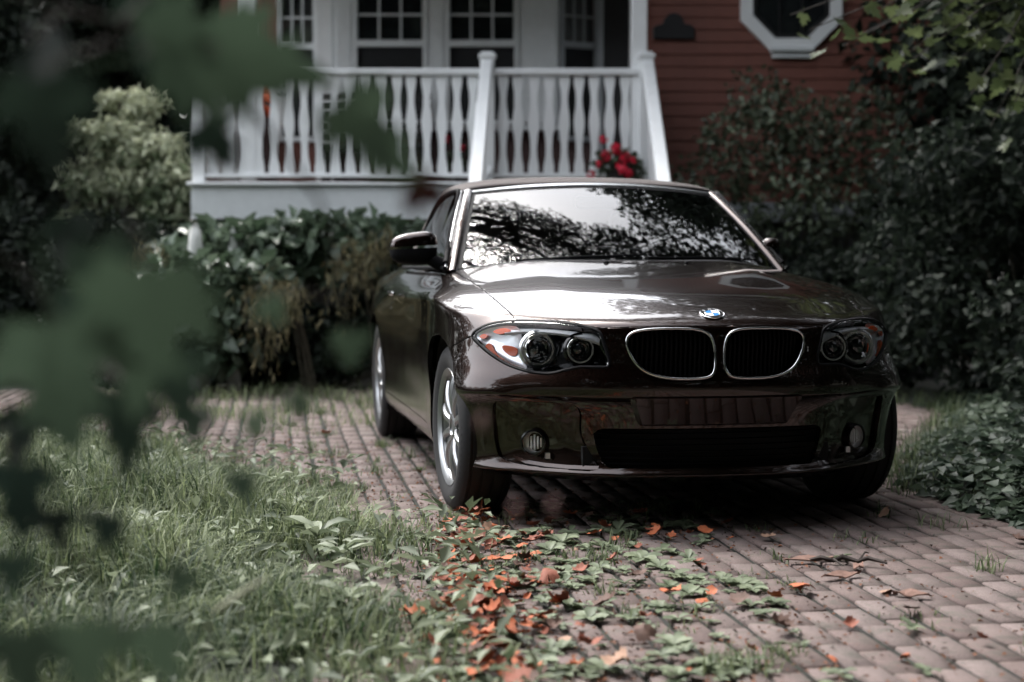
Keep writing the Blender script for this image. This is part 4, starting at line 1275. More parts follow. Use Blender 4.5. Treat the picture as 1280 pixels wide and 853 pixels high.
# ---- headlights
def headlight(sx):
    b = HLBM.copy() if sx > 0 else mirrored(HLBM)
    lens = panel('headlight', b, M_LENS)
    # black seal round the lens
    bm = bmesh.new()
    tube(bm, [on_front(sx * x, z, -.004) for x, z in HLP], .0075, 6, closed=True)
    bm_obj('seal', bm, M_BLACK, lens, smooth=60)
    # housing behind: inner half black, outer half bright reflector
    def back(poly, d0, d1, mat, name):
        bm = bmesh.new()
        poly = np.asarray(poly); n = len(poly)
        fr = [bm.verts.new(on_front(sx * x, z, -.004)) for x, z in poly]
        cx, cz = poly.mean(0)
        bk = []
        for (x, z), v in zip(poly, fr):
            q = on_front(sx * (cx + (x - cx) * .86), cz + (z - cz) * .86, 0)
            bk.append(bm.verts.new((q.x, q.y + d0 + (d1 - d0) * ((x - .38) / .42), q.z)))
        for k in range(n): bm.faces.new((fr[k], fr[(k + 1) % n], bk[(k + 1) % n], bk[k]))
        bm.faces.new(bk)
        bmesh.ops.recalc_face_normals(bm, faces=bm.faces[:])
        return bm_obj(name, bm, mat, lens)
    back(HLP, .085, .10, M_GLOSSBLACK, 'housing')
    # chrome brow along the top
    bm = bmesh.new()
    top = [(.70, .727), (.66, .733), (.60, .735), (.545, .732), (.49, .724), (.44, .710), (.408, .698)]
    rows = []
    for x, z in top:
        rows.append([on_front(sx * x, z - d, -o) for d, o in ((.001, .040), (.012, .024), (.034, .005), (.040, .014))])
    vs = [[bm.verts.new(p) for p in r] for r in rows]
    for r0, r1 in zip(vs[:-1], vs[1:]):
        for k in range(3): bm.faces.new((r0[k], r1[k], r1[k + 1], r0[k + 1]))
    bm_obj('chrome_brow', bm, M_SILVER, lens, smooth=50)
    # side reflector bowl
    side = [(.788, .681), (.757, .707), (.705, .722), (.665, .722), (.650, .700), (.648, .640), (.640, .600), (.640, .572), (.690, .588), (.735, .618), (.768, .650)]
    bm = bmesh.new()
    P = np.array(smooth_poly(side, 3)); n = len(P)
    cx, cz = .712, .655
    prev = None
    for s, d in ((1.0, .010), (.9, .017), (.7, .023), (.4, .027), (.12, .028)):
        ring = []
        for x, z in P:
            q = on_front(sx * (cx + (x - cx) * s), cz + (z - cz) * s, -d)
            ring.append(bm.verts.new(q))
        if prev: 
            for k in range(n): bm.faces.new((prev[k], prev[(k + 1) % n], ring[(k + 1) % n], ring[k]))
        prev = ring
    bm.faces.new(prev)
    bmesh.ops.recalc_face_normals(bm, faces=bm.faces[:])
    bm_obj('side_reflector', bm, M_MIRROR, lens, smooth=70)
    # amber pieces
    for nm, poly, off in (('amber_reflector', [(.770, .640), (.757, .661), (.745, .655), (.735, .632), (.722, .612), (.700, .596), (.712, .592), (.745, .618)], -.009),
                          ('amber_reflector', [(.742, .697), (.722, .712), (.690, .716), (.676, .704), (.700, .692), (.722, .687)], -.009),
                          ('amber_reflector', [(.782, .676), (.768, .690), (.752, .684), (.765, .668)], -.009),
                          ('amber_bulb', [(.720, .652), (.690, .652), (.664, .640), (.668, .615), (.690, .612), (.715, .630)], -.020)):
        bm = bmesh.new()
        pc = np.mean(np.array(poly), 0)
        Q = [tuple(pc + (np.array(q) - pc) * .82) for q in smooth_poly(poly, 3)]
        a = [bm.verts.new(on_front(sx * x, z, off)) for x, z in Q]
        c = [bm.verts.new(on_front(sx * x, z, off - .01)) for x, z in Q]
        bm.faces.new(a)
        for k in range(len(Q)): bm.faces.new((a[k], a[(k + 1) % len(Q)], c[(k + 1) % len(Q)], c[k]))
        bmesh.ops.recalc_face_normals(bm, faces=bm.faces[:])
        bm_obj(nm, bm, M_AMBER, lens)
    # projector lamps with rings
    for cx, cz, R, dep in ((.592, .637, .058, .030), (.462, .640, .050, .034)):
        q = on_front(sx * cx, cz, 0)
        cy = q.y + dep
        bm = bmesh.new()
        lathe(bm, [(-.006, R), (-.012, R - .003), (-.012, R - .009), (-.004, R - .012)], 40, 'Y', (sx * cx, cy, cz))
        lathe(bm, [(.004, R - .014), (-.004, R - .0165), (.000, R - .020), (.012, R - .022)], 40, 'Y', (sx * cx, cy, cz))
        bm_obj('lamp_ring', bm, M_CHROME, lens, smooth=40)
        bm = bmesh.new()
        lathe(bm, [(.0, R + .010), (-.008, R + .004), (-.004, R)], 40, 'Y', (sx * cx, cy, cz))
        bm_obj('lamp_bezel', bm, M_SATIN if cx > .5 else M_GLOSSBLACK, lens, smooth=40)
        bm = bmesh.new()
        rr = R - .020
        pr = [(.02, R - .012)] + [(.012 - .022 * math.cos(a) , rr * math.sin(a)) for a in np.linspace(PI / 2, .02, 9)]
        lathe(bm, pr, 32, 'Y', (sx * cx, cy, cz))
        bm_obj('projector_lens', bm, M_PROJ, lens, smooth=80)
    return lens

for sx in (-1, 1):
    headlight(sx)
HLBM.free()

# ---- lower bumper inserts, fog lamps, plate panel
for sx in (-1, 1):
    bm = bmesh.new(); sheet_from_poly(bm, SIDEP, .020, sx)
    ins = bm_obj('intake_insert', bm, M_PAINT, CAR, smooth=50)
    q = on_front(sx * .603, .305, 0)
    FM = Matrix.Translation((q.x, q.y - .004, .305)) @ Matrix.Rotation(sx * math.radians(27), 4, 'Z')
    cx, cy, cz = 0, 0, 0
    bm = bmesh.new()
    lathe(bm, [(.05, .050), (-.006, .047), (-.008, .042), (.0, .040)], 32, 'Y', (cx, cy, cz))
    bm.transform(FM)
    fl = bm_obj('fog_light', bm, M_GLOSSBLACK, CAR, smooth=40)
    bm = bmesh.new()
    lathe(bm, [(.000, .040), (.018, .034), (.026, .020), (.028, .002)], 28, 'Y', (cx, cy, cz))
    for k in range(5):
        box(bm, cx - .026 + k * .012, cx - .020 + k * .012, cy + .008, cy + .02, cz - .028 + abs(k - 2) * .006, cz + .028 - abs(k - 2) * .006)
    bm.transform(FM)
    bm_obj('fog_reflector', bm, M_SILVER, fl, smooth=40)
    bm = bmesh.new()
    lathe(bm, [(-.001, .040), (-.006, .028), (-.009, .012), (-.0095, .001)], 28, 'Y', (cx, cy, cz))
    bm.transform(FM)
    bm_obj('fog_glass', bm, M_LENS, fl, smooth=60)
    bm = bmesh.new()
    p = on_front(sx * .557, .262, .002)
    box(bm, p.x - .008, p.x + .008, p.y - .004, p.y + .02, .252, .272)
    bm_obj('fog_adjuster', bm, M_SATIN, fl)
    # body-coloured lower blade inside the intake
    bm = bmesh.new()
    pts = [(.668, .256), (.63, .242), (.57, .236), (.50, .234), (.43, .235), (.40, .236)]
    rows = [[on_front(sx * x, z + dz, -o) for dz, o in ((.004, .03), (.002, .006), (-.010, .004), (-.012, .03))] for x, z in pts]
    vs = [[bm.verts.new(p) for p in r] for r in rows]
    for r0, r1 in zip(vs[:-1], vs[1:]):
        for k in range(3): bm.faces.new((r0[k], r1[k], r1[k + 1], r0[k + 1]))
    bmesh.ops.recalc_face_normals(bm, faces=bm.faces[:])
    bm_obj('intake_blade', bm, M_PAINT, CAR, smooth=50)
bm = bmesh.new()
for k in range(6):
    z = .242 + k * .021
    rows = []
    for x in np.linspace(-.405, .405, 25):
        y = on_front(x, .30, 0).y
        rows.append([bm.verts.new((x, y + d, z + h)) for d, h in ((.035, .003), (.020, 0), (.035, -.003))])
    for r0, r1 in zip(rows[:-1], rows[1:]):
        for j in range(2): bm.faces.new((r0[j], r0[j + 1], r1[j + 1], r1[j]))
mg = bm_obj('lower_grille', bm, M_BLACK, CAR)
bm = bmesh.new()
rows = [[bm.verts.new((x, on_front(x, .30, 0).y + .055, z)) for z in (.215, .375)] for x in np.linspace(-.43, .43, 25)]
for r0, r1 in zip(rows[:-1], rows[1:]): bm.faces.new((r0[0], r1[0], r1[1], r0[1]))
bm_obj('grille_backing', bm, M_WELL, mg)
# raised blank plate panel
bm = bmesh.new()
rows = []
for z, w in ((.482, .305), (.478, .300), (.385, .262), (.376, .262)):
    o = .018 if z in (.478, .385) else -.004
    rows.append([on_front(x, z, 0) + Vector((0, -o, 0)) for x in [-w - .012] + list(np.linspace(-w, w, 21)) + [w + .012]])
for r in rows:
    r[0].y += .024; r[-1].y += .024
vs = [[bm.verts.new(p) for p in r] for r in rows]
for r0, r1 in zip(vs[:-1], vs[1:]):
    for k in range(len(r0) - 1): bm.faces.new((r0[k], r0[k + 1], r1[k + 1], r1[k]))
bmesh.ops.recalc_face_normals(bm, faces=bm.faces[:])
bm_obj('plate_panel', bm, M_PAINT, CAR, smooth=25)

# ---- emblem on the bonnet
ep = BVH.ray_cast(Vector((0, -.672, 2)), Vector((0, 0, -1)))
en = ep[1]
ef = Matrix.Translation(ep[0] + en * .001) @ en.to_track_quat('Z', 'Y').to_matrix().to_4x4()
def emblem():
    R = .044
    bm = bmesh.new(); lathe(bm, [(0, R), (.003, R), (.0045, R - .002), (.004, R - .004)], 40, 'Z')
    lathe(bm, [(.004, .0275), (.0048, .0262), (.004, .025)], 40, 'Z'); bm.transform(ef)
    e = bm_obj('emblem', bm, M_CHROME, CAR, smooth=40)
    bm = bmesh.new(); lathe(bm, [(.0038, R - .003), (.0038, .026)], 40, 'Z'); bm.transform(ef)
    bm_obj('emblem_ring', bm, M_GLOSSBLACK, e)
    for q, mt in enumerate((M_WHITE_E, M_BLUE_E, M_WHITE_E, M_BLUE_E)):
        bm = bmesh.new()
        c = bm.verts.new((0, 0, .0042))
        arc = [bm.verts.new((.026 * math.cos(a), .026 * math.sin(a), .0040)) for a in np.linspace(q * PI / 2, (q + 1) * PI / 2, 9)]
        for a, b in zip(arc[:-1], arc[1:]): bm.faces.new((c, a, b))
        bm.transform(ef)
        bm_obj('emblem_quarter', bm, mt, e)
    for ch, ang in (('B', 135), ('M', 90), ('W', 45)):
        cu = bpy.data.curves.new('letter', 'FONT'); cu.body = ch; cu.size = .0145; cu.align_x = 'CENTER'; cu.align_y = 'CENTER'; cu.extrude = .0002
        tmp = bpy.data.objects.new('letter', cu); COL.objects.link(tmp)
        dg = bpy.context.evaluated_depsgraph_get(); dg.update()
        me = bpy.data.meshes.new_from_object(tmp.evaluated_get(dg)); bpy.data.objects.remove(tmp); bpy.data.curves.remove(cu)
        me.materials.clear()
        o = mesh_obj('emblem_letter', me, M_WHITE_E, e)
        a = math.radians(ang)
        o.matrix_local = ef @ Matrix.Translation((.0335 * math.cos(a), .0335 * math.sin(a), .0042)) @ Matrix.Rotation(a - PI / 2, 4, 'Z')
emblem()

# ---- windscreen, pillars, roof
def ws_pt(s, t):
    """s from -1 to 1 across, t from 0 base to 1 header"""
    b = Vector((.715 * s, .425 + .235 * s * s, .945 - .028 * s * s))
    h = Vector((.565 * s, 1.125 + .075 * s * s, 1.300 - .034 * s * s))
    p = b.lerp(h, t)
    p += Vector((0, -.028, .05)) * (t * (1 - t))
    return p
def grid_surface(fn, nu, nv):
    bm = bmesh.new()
    vs = [[bm.verts.new(fn(i / (nu - 1), j / (nv - 1))) for j in range(nv)] for i in range(nu)]
    for i in range(nu - 1):
        for j in range(nv - 1): bm.faces.new((vs[i][j], vs[i + 1][j], vs[i + 1][j + 1], vs[i][j + 1]))
    for f in bm.faces: f.smooth = True
    return bm
wsg = bm_obj('windscreen', grid_surface(lambda a, b: ws_pt((2 * a - 1) * .985, .01 + .965 * b), 33, 17), M_WINDSCREEN, CAR)
# black ceramic border: a thin rim that sits 2 mm above the pane
def rim_strip(path_out, path_in, name, mat, parent):
    bm = bmesh.new()
    a = [bm.verts.new(p) for p in path_out]; b = [bm.verts.new(p) for p in path_in]
    for k in range(len(a) - 1): bm.faces.new((a[k], a[k + 1], b[k + 1], b[k]))
    bmesh.ops.recalc_face_normals(bm, faces=bm.faces[:])
    for f in bm.faces: f.smooth = True
    return bm_obj(name, bm, mat, parent)
wn_ = Vector((0, -.0009, .0018))
def loop(es, et0, et1):
    pts = [ws_pt(-es, t) + wn_ for t in np.linspace(et0, et1, 14)]
    pts += [ws_pt(s, et1) + wn_ for s in np.linspace(-es, es, 30)[1:]]
    pts += [ws_pt(es, t) + wn_ for t in np.linspace(et1, et0, 14)[1:]]
    return pts
rim_strip(loop(.99, .0, .985), loop(.965, .0, .955), 'windscreen_border', M_BLACK, wsg)
# A pillars + header frame, one swept profile along each side
for sx in (-1, 1):
    bm = bmesh.new()
    rows = []
    for t in np.linspace(-.04, 1.0, 18):
        p = ws_pt(.985, t); p = Vector((p.x * 1, p.y, p.z))
        # cross profile from the glass edge outwards, curling to the side window
        prof = [(.0, -.002), (.006, .010), (.022, .016), (.040, .008), (.052, -.012), (.050, -.040), (.03, -.05)]
        rows.append([bm.verts.new((sx * (p.x + a), p.y + .35 * a + .2 * max(0, a - .03) - .2 * b, p.z + b)) for a, b in prof])
    for r0, r1 in zip(rows[:-1], rows[1:]):
        for k in range(len(r0) - 1): bm.faces.new((r0[k], r1[k], r1[k + 1], r0[k + 1]))
    bmesh.ops.recalc_face_normals(bm, faces=bm.faces[:])
    bm_obj('windscreen_pillar', bm, M_PAINT, CAR, smooth=60)
    # bright sealing strip behind the pillar
    bm = bmesh.new()
    tube(bm, [Vector((sx * (ws_pt(.985, t).x + .050), ws_pt(.985, t).y + .045, ws_pt(.985, t).z + .004)) for t in np.linspace(.0, 1.0, 14)], .005, 6)
    bm_obj('pillar_strip', bm, M_SATIN, CAR, smooth=60)
rows = []
bm = bmesh.new()
for s in np.linspace(-1.06, 1.06, 41):
    p = ws_pt(max(-1, min(1, s)), .985); p.x = .565 * s
    rows.append([bm.verts.new(p + Vector((0, a, b))) for a, b in ((-.004, -.004), (-.004, .006), (.012, .012), (.030, .016), (.032, .0))])
for r0, r1 in zip(rows[:-1], rows[1:]):
    for k in range(4): bm.faces.new((r0[k], r1[k], r1[k + 1], r0[k + 1]))
bmesh.ops.recalc_face_normals(bm, faces=bm.faces[:])
bm_obj('windscreen_header', bm, M_SATIN, CAR, smooth=60)
# fabric roof
ST = [(1.152, 1.310, .600, 1.262), (1.20, 1.326, .612, 1.266), (1.32, 1.343, .626, 1.268), (1.50, 1.358, .642, 1.262), (1.70, 1.362, .648, 1.245), (1.92, 1.352, .645, 1.205), (2.10, 1.325, .655, 1.140), (2.26, 1.285, .680, 1.01), (2.36, 1.245, .700, .925), (2.55, 1.16, .705, .925), (2.75, 1.05, .685, .93), (2.88, .955, .64, .94)]
STA = np.array(ST)
def roof_pt(a, b):
    y = STA[0, 0] + (STA[-1, 0] - STA[0, 0]) * b
    zc, w, zs = [np.interp(y, STA[:, 0], STA[:, k]) for k in (1, 2, 3)]
    th = (a * 2 - 1)
    ang = abs(th) * PI / 2
    x = w * math.sin(ang) ** .88 * (1 if th > 0 else -1)
    z = zs + (zc - zs) * max(0, math.cos(ang)) ** .70
    yy = y + .07 * (abs(x) / .6) ** 2 * max(0, 1 - b * 3)
    return Vector((x, yy, z))
def smooth_stations():
    ys = np.linspace(ST[0][0], ST[-1][0], 60)
    out = []
    for k in (1, 2, 3):
        v = np.interp(ys, STA[:, 0], STA[:, k])
        for _ in range(6):
            v[1:-1] = .25 * v[:-2] + .5 * v[1:-1] + .25 * v[2:]
        out.append(v)
    return np.stack([ys] + out, 1)
STA = smooth_stations()
bm = grid_surface(roof_pt, 49, 40)
soft = bm_obj('soft_top', bm, M_FABRIC, CAR)
for o_, th in ((soft, .012),):
    md = o_.modifiers.new('solid', 'SOLIDIFY'); md.thickness = th; md.offset = -1
# seam ribs across the fabric
for bb in (.30, .62):
    bm = bmesh.new()
    tube(bm, [roof_pt(a, bb) + Vector((0, 0, .001)) for a in np.linspace(.04, .96, 40)], .004, 6)
    bm_obj('fabric_seam', bm, M_FABRIC, soft)
# side windows: rail curve down to the belt line
for sx in (-1, 1):
    def side_pt(a, b):
        y = .70 + (2.27 - .70) * a
        yy = max(y, .70)
        if y < 1.22:
            t = (y - .70) / .52; top = Vector((-.752 + .135 * t, y, .93 + .325 * t))
        else:
            zs, w = np.interp(y, STA[:, 0], STA[:, 3]), np.interp(y, STA[:, 0], STA[:, 2])
            top = Vector((-(w - .006), y, max(.93, zs + .004)))
        bot = Vector((-.748, y, .918))
        p = bot.lerp(top, b); p.x -= .018 * b * (1 - b) * 2
        return Vector((-sx * p.x, p.y, p.z))
    bm = grid_surface(side_pt, 40, 8)
    bmesh.ops.remove_doubles(bm, verts=bm.verts[:], dist=1e-5)
    bmesh.ops.recalc_face_normals(bm, faces=bm.faces[:])
    if sum(f.normal.x for f in bm.faces) * sx < 0: bmesh.ops.reverse_faces(bm, faces=bm.faces[:])
    sw = bm_obj('side_window', bm, M_SIDEGLASS, CAR)
    bm = bmesh.new()
    tube(bm, [side_pt(a, 1.0) + Vector((sx * .004, 0, .004)) for a in np.linspace(.01, .99, 50)], .011, 6)
    bm_obj('window_seal', bm, M_BLACK, sw, smooth=60)
    bm = bmesh.new()
    tube(bm, [side_pt(a, 0.0) + Vector((sx * .012, 0, .004)) for a in np.linspace(-.02, 1.0, 30)], .009, 6)
    bm_obj('belt_strip', bm, M_BLACK, sw, smooth=60)

# ---- mirrors
def mirror(sx, fold):
    def pt(u, v, shrink=1.0):
        th, ph = u * 2 * PI, (v - .5) * PI
        ct, st = math.cos(th), math.sin(th)
        e = .62
        sg = lambda k, p: math.copysign(abs(k) ** p, k)
        cp = abs(math.cos(ph)) ** e
        x = .104 * sg(ct, e) * cp; y = .055 * sg(st, .8) * cp; z = .076 * sg(math.sin(ph), e)
        k = (x + .104) / .208           # 0 outboard tip .. 1 inboard
        z = z * (.80 + .25 * k) - .012 * (1 - k) * 0 + .010 * k
        y = y * (.85 + .3 * k)
        return Vector((x * shrink, y * shrink, z * shrink))
    R = Matrix.Rotation(fold, 4, 'Z')
    base = Vector((-.760, .80, .945))
    sc = 1.0 if sx < 0 else .72
    def place(p):
        q = R @ (p * sc + Vector((-.115 * sc, .02, .055)))
        q = base + q
        return Vector((q.x if sx < 0 else -q.x, q.y, q.z))
    parts = {'cap': [], 'low': []}
    n, m = 36, 18
    bmc, bml = bmesh.new(), bmesh.new()
    for (bm, lo, hi) in ((bml, 0.0, .50), (bmc, .515, 1.0)):
        vs = [[bm.verts.new(place(pt(i / n, lo + (hi - lo) * j / m) * (1.0 if bm is bmc else .985))) for i in range(n)] for j in range(m + 1)]
        for j in range(m):
            for i in range(n): bm.faces.new((vs[j][i], vs[j][(i + 1) % n], vs[j + 1][(i + 1) % n], vs[j + 1][i]))
        bmesh.ops.remove_doubles(bm, verts=bm.verts[:], dist=1e-5)
        bmesh.ops.recalc_face_normals(bm, faces=bm.faces[:])
    root = bm_obj('wing_mirror', bmc, M_PAINT, CAR, smooth=70)
    bm_obj('mirror_shell', bml, M_BLACK, root, smooth=70)
    bm = bmesh.new()
    f = lambda x, y, z: Vector((x if sx < 0 else -x, y, z))
    tube(bm, [f(-.745, .80, .93), f(-.775, .80, .945), f(-.81, .80, .962), f(-.85, .805, .985)] if sx < 0 else [f(-.745, .80, .93), f(-.765, .82, .955), f(-.768, .86, .985)], [.034, .030, .026, .024] if sx < 0 else [.030, .026, .022], 10)
    bm_obj('mirror_arm', bm, M_BLACK, root, smooth=70)
mirror(-1, 0.0)
mirror(1, math.radians(-84))

# ---- small fittings
for sx in (-1, 1):
    bm = bmesh.new()
    ys = np.linspace(1.60, 1.77, 9)
    tube(bm, [Vector((sx * (.868 + .012 + .012 * math.sin(PI * k / 8)), y, .798)) for k, y in enumerate(ys)], [.006, .010, .011, .011, .011, .011, .011, .010, .006], 8)
    bm_obj('door_handle', bm, M_CHROME, CAR, smooth=60)
    bm = bmesh.new()
    r = bmesh.ops.create_uvsphere(bm, u_segments=16, v_segments=10, radius=1)
    for v in bm.verts: v.co = Vector((sx * (.862 + .008 * v.co.x * sx), .26 + .045 * v.co.y, .775 + .016 * v.co.z))
    bm_obj('side_repeater', bm, M_SATIN, CAR, smooth=80)
for x0, x1, s in ((-.48, .05, 1), (.06, .60, 1)):
    bm = bmesh.new()
    A, B = ws_pt(x0 / .715, .015), ws_pt(x1 / .715, .05)
    tube(bm, [A + Vector((0, -.006, .012)), A.lerp(B, .5) + Vector((0, -.016, .016)), B + Vector((0, -.006, .012))], [.007, .006, .004], 6)
    bm_obj('wiper', bm, M_BLACK, CAR, smooth=60)
for x in (-.14, .20):
    h = BVH.ray_cast(Vector((abs(x), .33, 2)), Vector((0, 0, -1)))
    bm = bmesh.new()
    r = bmesh.ops.create_uvsphere(bm, u_segments=10, v_segments=6, radius=1)
    for v in bm.verts: v.co = Vector((x + .012 * v.co.x, .33 + .010 * v.co.y, h[0].z + .002 + .008 * v.co.z))
    bm_obj('washer_nozzle', bm, M_BLACK, CAR, smooth=80)

# ---- cabin seen through the glass
bm = bmesh.new()
rows = []
for s in np.linspace(-1, 1, 21):
    p = ws_pt(s * .97, .0)
    rows.append([bm.verts.new(q) for q in (p + Vector((0, .02, -.02)), Vector((p.x, p.y + .20, .945 - .01 * s * s)), Vector((p.x, max(p.y, .62) + .32, .91)), Vector((p.x, max(p.y, .62) + .36, .55)))])
for r0, r1 in zip(rows[:-1], rows[1:]):
    for k in range(3): bm.faces.new((r0[k], r1[k], r1[k + 1], r0[k + 1]))
bmesh.ops.recalc_face_normals(bm, faces=bm.faces[:])
bm_obj('dashboard', bm, M_DASH, CAR, smooth=40)
bm = bmesh.new()
W = Matrix.Translation((.36, 1.02, .905)) @ Matrix.Rotation(math.radians(-65), 4, 'X')
tube(bm, [W @ Vector((.185 * math.cos(a), .185 * math.sin(a), 0)) for a in np.linspace(0, 2 * PI, 37)[:-1]], .015, 8, closed=True)
for a in (0, PI, -PI / 2):
    tube(bm, [W @ Vector((.03 * math.cos(a), .03 * math.sin(a), -.01)), W @ Vector((.18 * math.cos(a), .18 * math.sin(a), 0))], .014, 6)
tube(bm, [W @ Vector((0, 0, 0)), W @ Vector((0, 0, -.22))], .04, 10)
bm_obj('steering_wheel', bm, M_DASH, CAR, smooth=50)
for x in (-.36, .36):
    bm = bmesh.new()
    box(bm, x - .24, x + .24, 1.25, 1.75, .40, .56, .05)
    bk = box(bm, x - .23, x + .23, 1.70, 1.84, .50, 1.02, .05)
    seat = bm_obj('seat', bm, M_SEAT, CAR, smooth=50)
    bm = bmesh.new(); box(bm, x - .13, x + .13, 1.76, 1.86, 1.04, 1.21, .04)
    bm_obj('headrest', bm, M_SEAT, seat, smooth=50)
bm = bmesh.new(); box(bm, -.10, .10, 1.08, 1.12, 1.19, 1.25, .015)
tube(bm, [(0, 1.09, 1.24), (0, 1.10, 1.285)], .012, 6)
bm_obj('rear_view_mirror', bm, M_BLACK, CAR, smooth=50)
bm = bmesh.new(); box(bm, -.74, .74, .62, 2.5, .30, .40)
bm_obj('cabin_floor', bm, M_DASH, CAR)
bm = bmesh.new(); box(bm, -.72, .72, 2.2, 2.42, .40, .98, .03)
bm_obj('rear_bench', bm, M_SEAT, CAR, smooth=50)

# ---- underside and wheel housings
bm = bmesh.new()
box(bm, -.45, .45, -.62, -.30, .19, .30)
box(bm, -.60, .60, -.30, 3.40, .17, .30)
box(bm, -.76, .76, .42, 2.24, .175, .29)
for yc in (WC_F, WC_R):
    for sx in (-1, 1):
        prev = None
        for k in range(21):
            a = PI * (-.12 + 1.24 * k / 20)
            y, z = yc + .375 * math.cos(a), WZ + .375 * math.sin(a)
            xo = min(.845, np.interp(y, PY[:18], PX[:18]) - .035)
            r = [bm.verts.new((sx * .50, y, max(z, .16))), bm.verts.new((sx * xo, y, max(z, .16)))]
            if prev: bm.faces.new((prev[0], prev[1], r[1], r[0]))
            prev = r
        c = [bm.verts.new((sx * .50, yc + .375 * math.cos(a), max(.16, WZ + .375 * math.sin(a)))) for a in np.linspace(0, 2 * PI, 25)[:-1]]
        bm.faces.new(c)
bm_obj('underbody', bm, M_WELL, CAR)
bm = bmesh.new()
box(bm, -.52, .52, -.45, .36, .45, .66)
bm_obj('engine_bay', bm, M_WELL, CAR)

# ---- wheels
def wheel(x, y, steer):
    sx = 1 if x > 0 else -1
    R, w = .316, .205
    w2 = w / 2
    M = Matrix.Translation((x, y, R)) @ Matrix.Rotation(steer, 4, 'Z') @ (Matrix.Identity(4) if sx > 0 else Matrix.Rotation(PI, 4, 'Z'))
    bm = bmesh.new()      # tyre: +x is outboard
    prof = [(-w2 * .80, .222), (-w2, .25), (-w2 * 1.02, .275), (-w2 * .94, .300), (-w2 * .80, .312)]
    grooves = [-.62, -.22, .22, .62]
    for g in grooves:
        prof += [(w2 * (g - .06), .316), (w2 * (g - .05), .309), (w2 * (g + .05), .309), (w2 * (g + .06), .316)]
    prof += [(w2 * .80, .312), (w2 * .94, .300), (w2 * 1.02, .275), (w2, .25), (w2 * .90, .226), (w2 * .80, .222)]
    lathe(bm, prof, 72, 'X')
    # sideways tread cuts at the shoulders
    for k in range(72):
        a = 2 * PI * k / 72
        for s in (-1, 1):
            c, s_ = math.cos(a), math.sin(a)
            vs = []
            for (ax, r) in ((s * w2 * .99, .290), (s * w2 * .72, .3175), (s * w2 * .72, .3175), (s * w2 * .99, .290)):
                da = .012 * (1 if len(vs) >= 2 else -1)
                vs.append(bm.verts.new((ax, r * math.cos(a + da) * 1.0, r * math.sin(a + da))))
            bm.faces.new(vs)
    bmesh.ops.recalc_face_normals(bm, faces=bm.faces[:])
    bm.transform(M)
    tyre = bm_obj('wheel', bm, M_RUBBER, CAR, smooth=40)
    bm = bmesh.new()
    lathe(bm, [(-w2 * .8, .222), (-w2 * .5, .20), (w2 * .60, .196), (w2 * .80, .212), (w2 * .88, .226), (w2 * .92, .224), (w2 * .86, .212), (w2 * .78, .204)], 64, 'X')
    for k in range(10):
        a = 2 * PI * k / 10
        M2 = Matrix.Rotation(a, 4, 'X')
        n = 8
        rr = np.linspace(.045, .206, n)
        rows = []
        for q, r in enumerate(rr):
            t = q / (n - 1)
            wd = .017 - .004 * math.sin(PI * t) + .004 * t
            off = (w2 * .62 + .022 * math.sin(PI * (.15 + .75 * t)))
            rows.append([bm.verts.new(M2 @ Vector((off + dx, dy * wd, r))) for dx, dy in ((-.028, -1.0), (-.004, -1.0), (.004, -.55), (.004, .55), (-.004, 1.0), (-.028, 1.0))])
        for r0, r1 in zip(rows[:-1], rows[1:]):
            for j in range(5): bm.faces.new((r0[j], r1[j], r1[j + 1], r0[j + 1]))
    lathe(bm, [(w2 * .45, .062), (w2 * .72, .058), (w2 * .80, .048), (w2 * .80, .032), (w2 * .74, .030), (w2 * .74, .001)], 32, 'X')
    bmesh.ops.recalc_face_normals(bm, faces=bm.faces[:])
    bm.transform(M)
    bm_obj('rim', bm, M_RIM, tyre, smooth=40)
    bm = bmesh.new()
    lathe(bm, [(-.02, .16), (-.02, .05), (.0, .05), (.0, .16), (-.02, .16)], 40, 'X')
    bm.transform(M)
    bm_obj('brake_disc', bm, M_SATIN, tyre, smooth=30)
for sx in (-1, 1):
    wheel(sx * .745, WC_F, math.radians(3))
    wheel(sx * .760, WC_R, 0)
# ================================================================ LAWN, WEEDS, FALLEN LEAVES, FOREGROUND BRANCH
def blades(P, H, lean, width, seed_dir=None):
    n = len(P)
    az = rng.uniform(0, 2 * PI, n)
    dx, dy = np.cos(az), np.sin(az)
    side = np.stack([-dy, dx, np.zeros(n)], 1)
    fwd = np.stack([dx, dy, np.zeros(n)], 1)
    H = H[:, None]; lean = lean[:, None]; w = width[:, None]
    up = np.array([0, 0, 1.0])
    m = P + up * H * .55 + fwd * H * lean * .35
    t = P + up * H * (1 - .35 * lean) + fwd * H * lean
    V = np.stack([P - side * w / 2, P + side * w / 2, m + side * w * .38, m - side * w * .38, t], 1).reshape(-1, 3)
    i = np.arange(n)[:, None] * 5
    F = np.concatenate([i + np.array([[0, 1, 2]]), i + np.array([[0, 2, 3]]), i + np.array([[3, 2, 4]])], 1).reshape(-1, 3)
    return V, F

def fbm2(x, y, s, k=0):
    return (np.sin(x * s + k) * np.cos(y * s * 1.3 - k * 2) + .5 * np.sin(x * s * 2.3 + y * s * 1.9 + k) + .35 * np.cos(x * s * 4.1 - y * s * 3.7 + 2 * k))

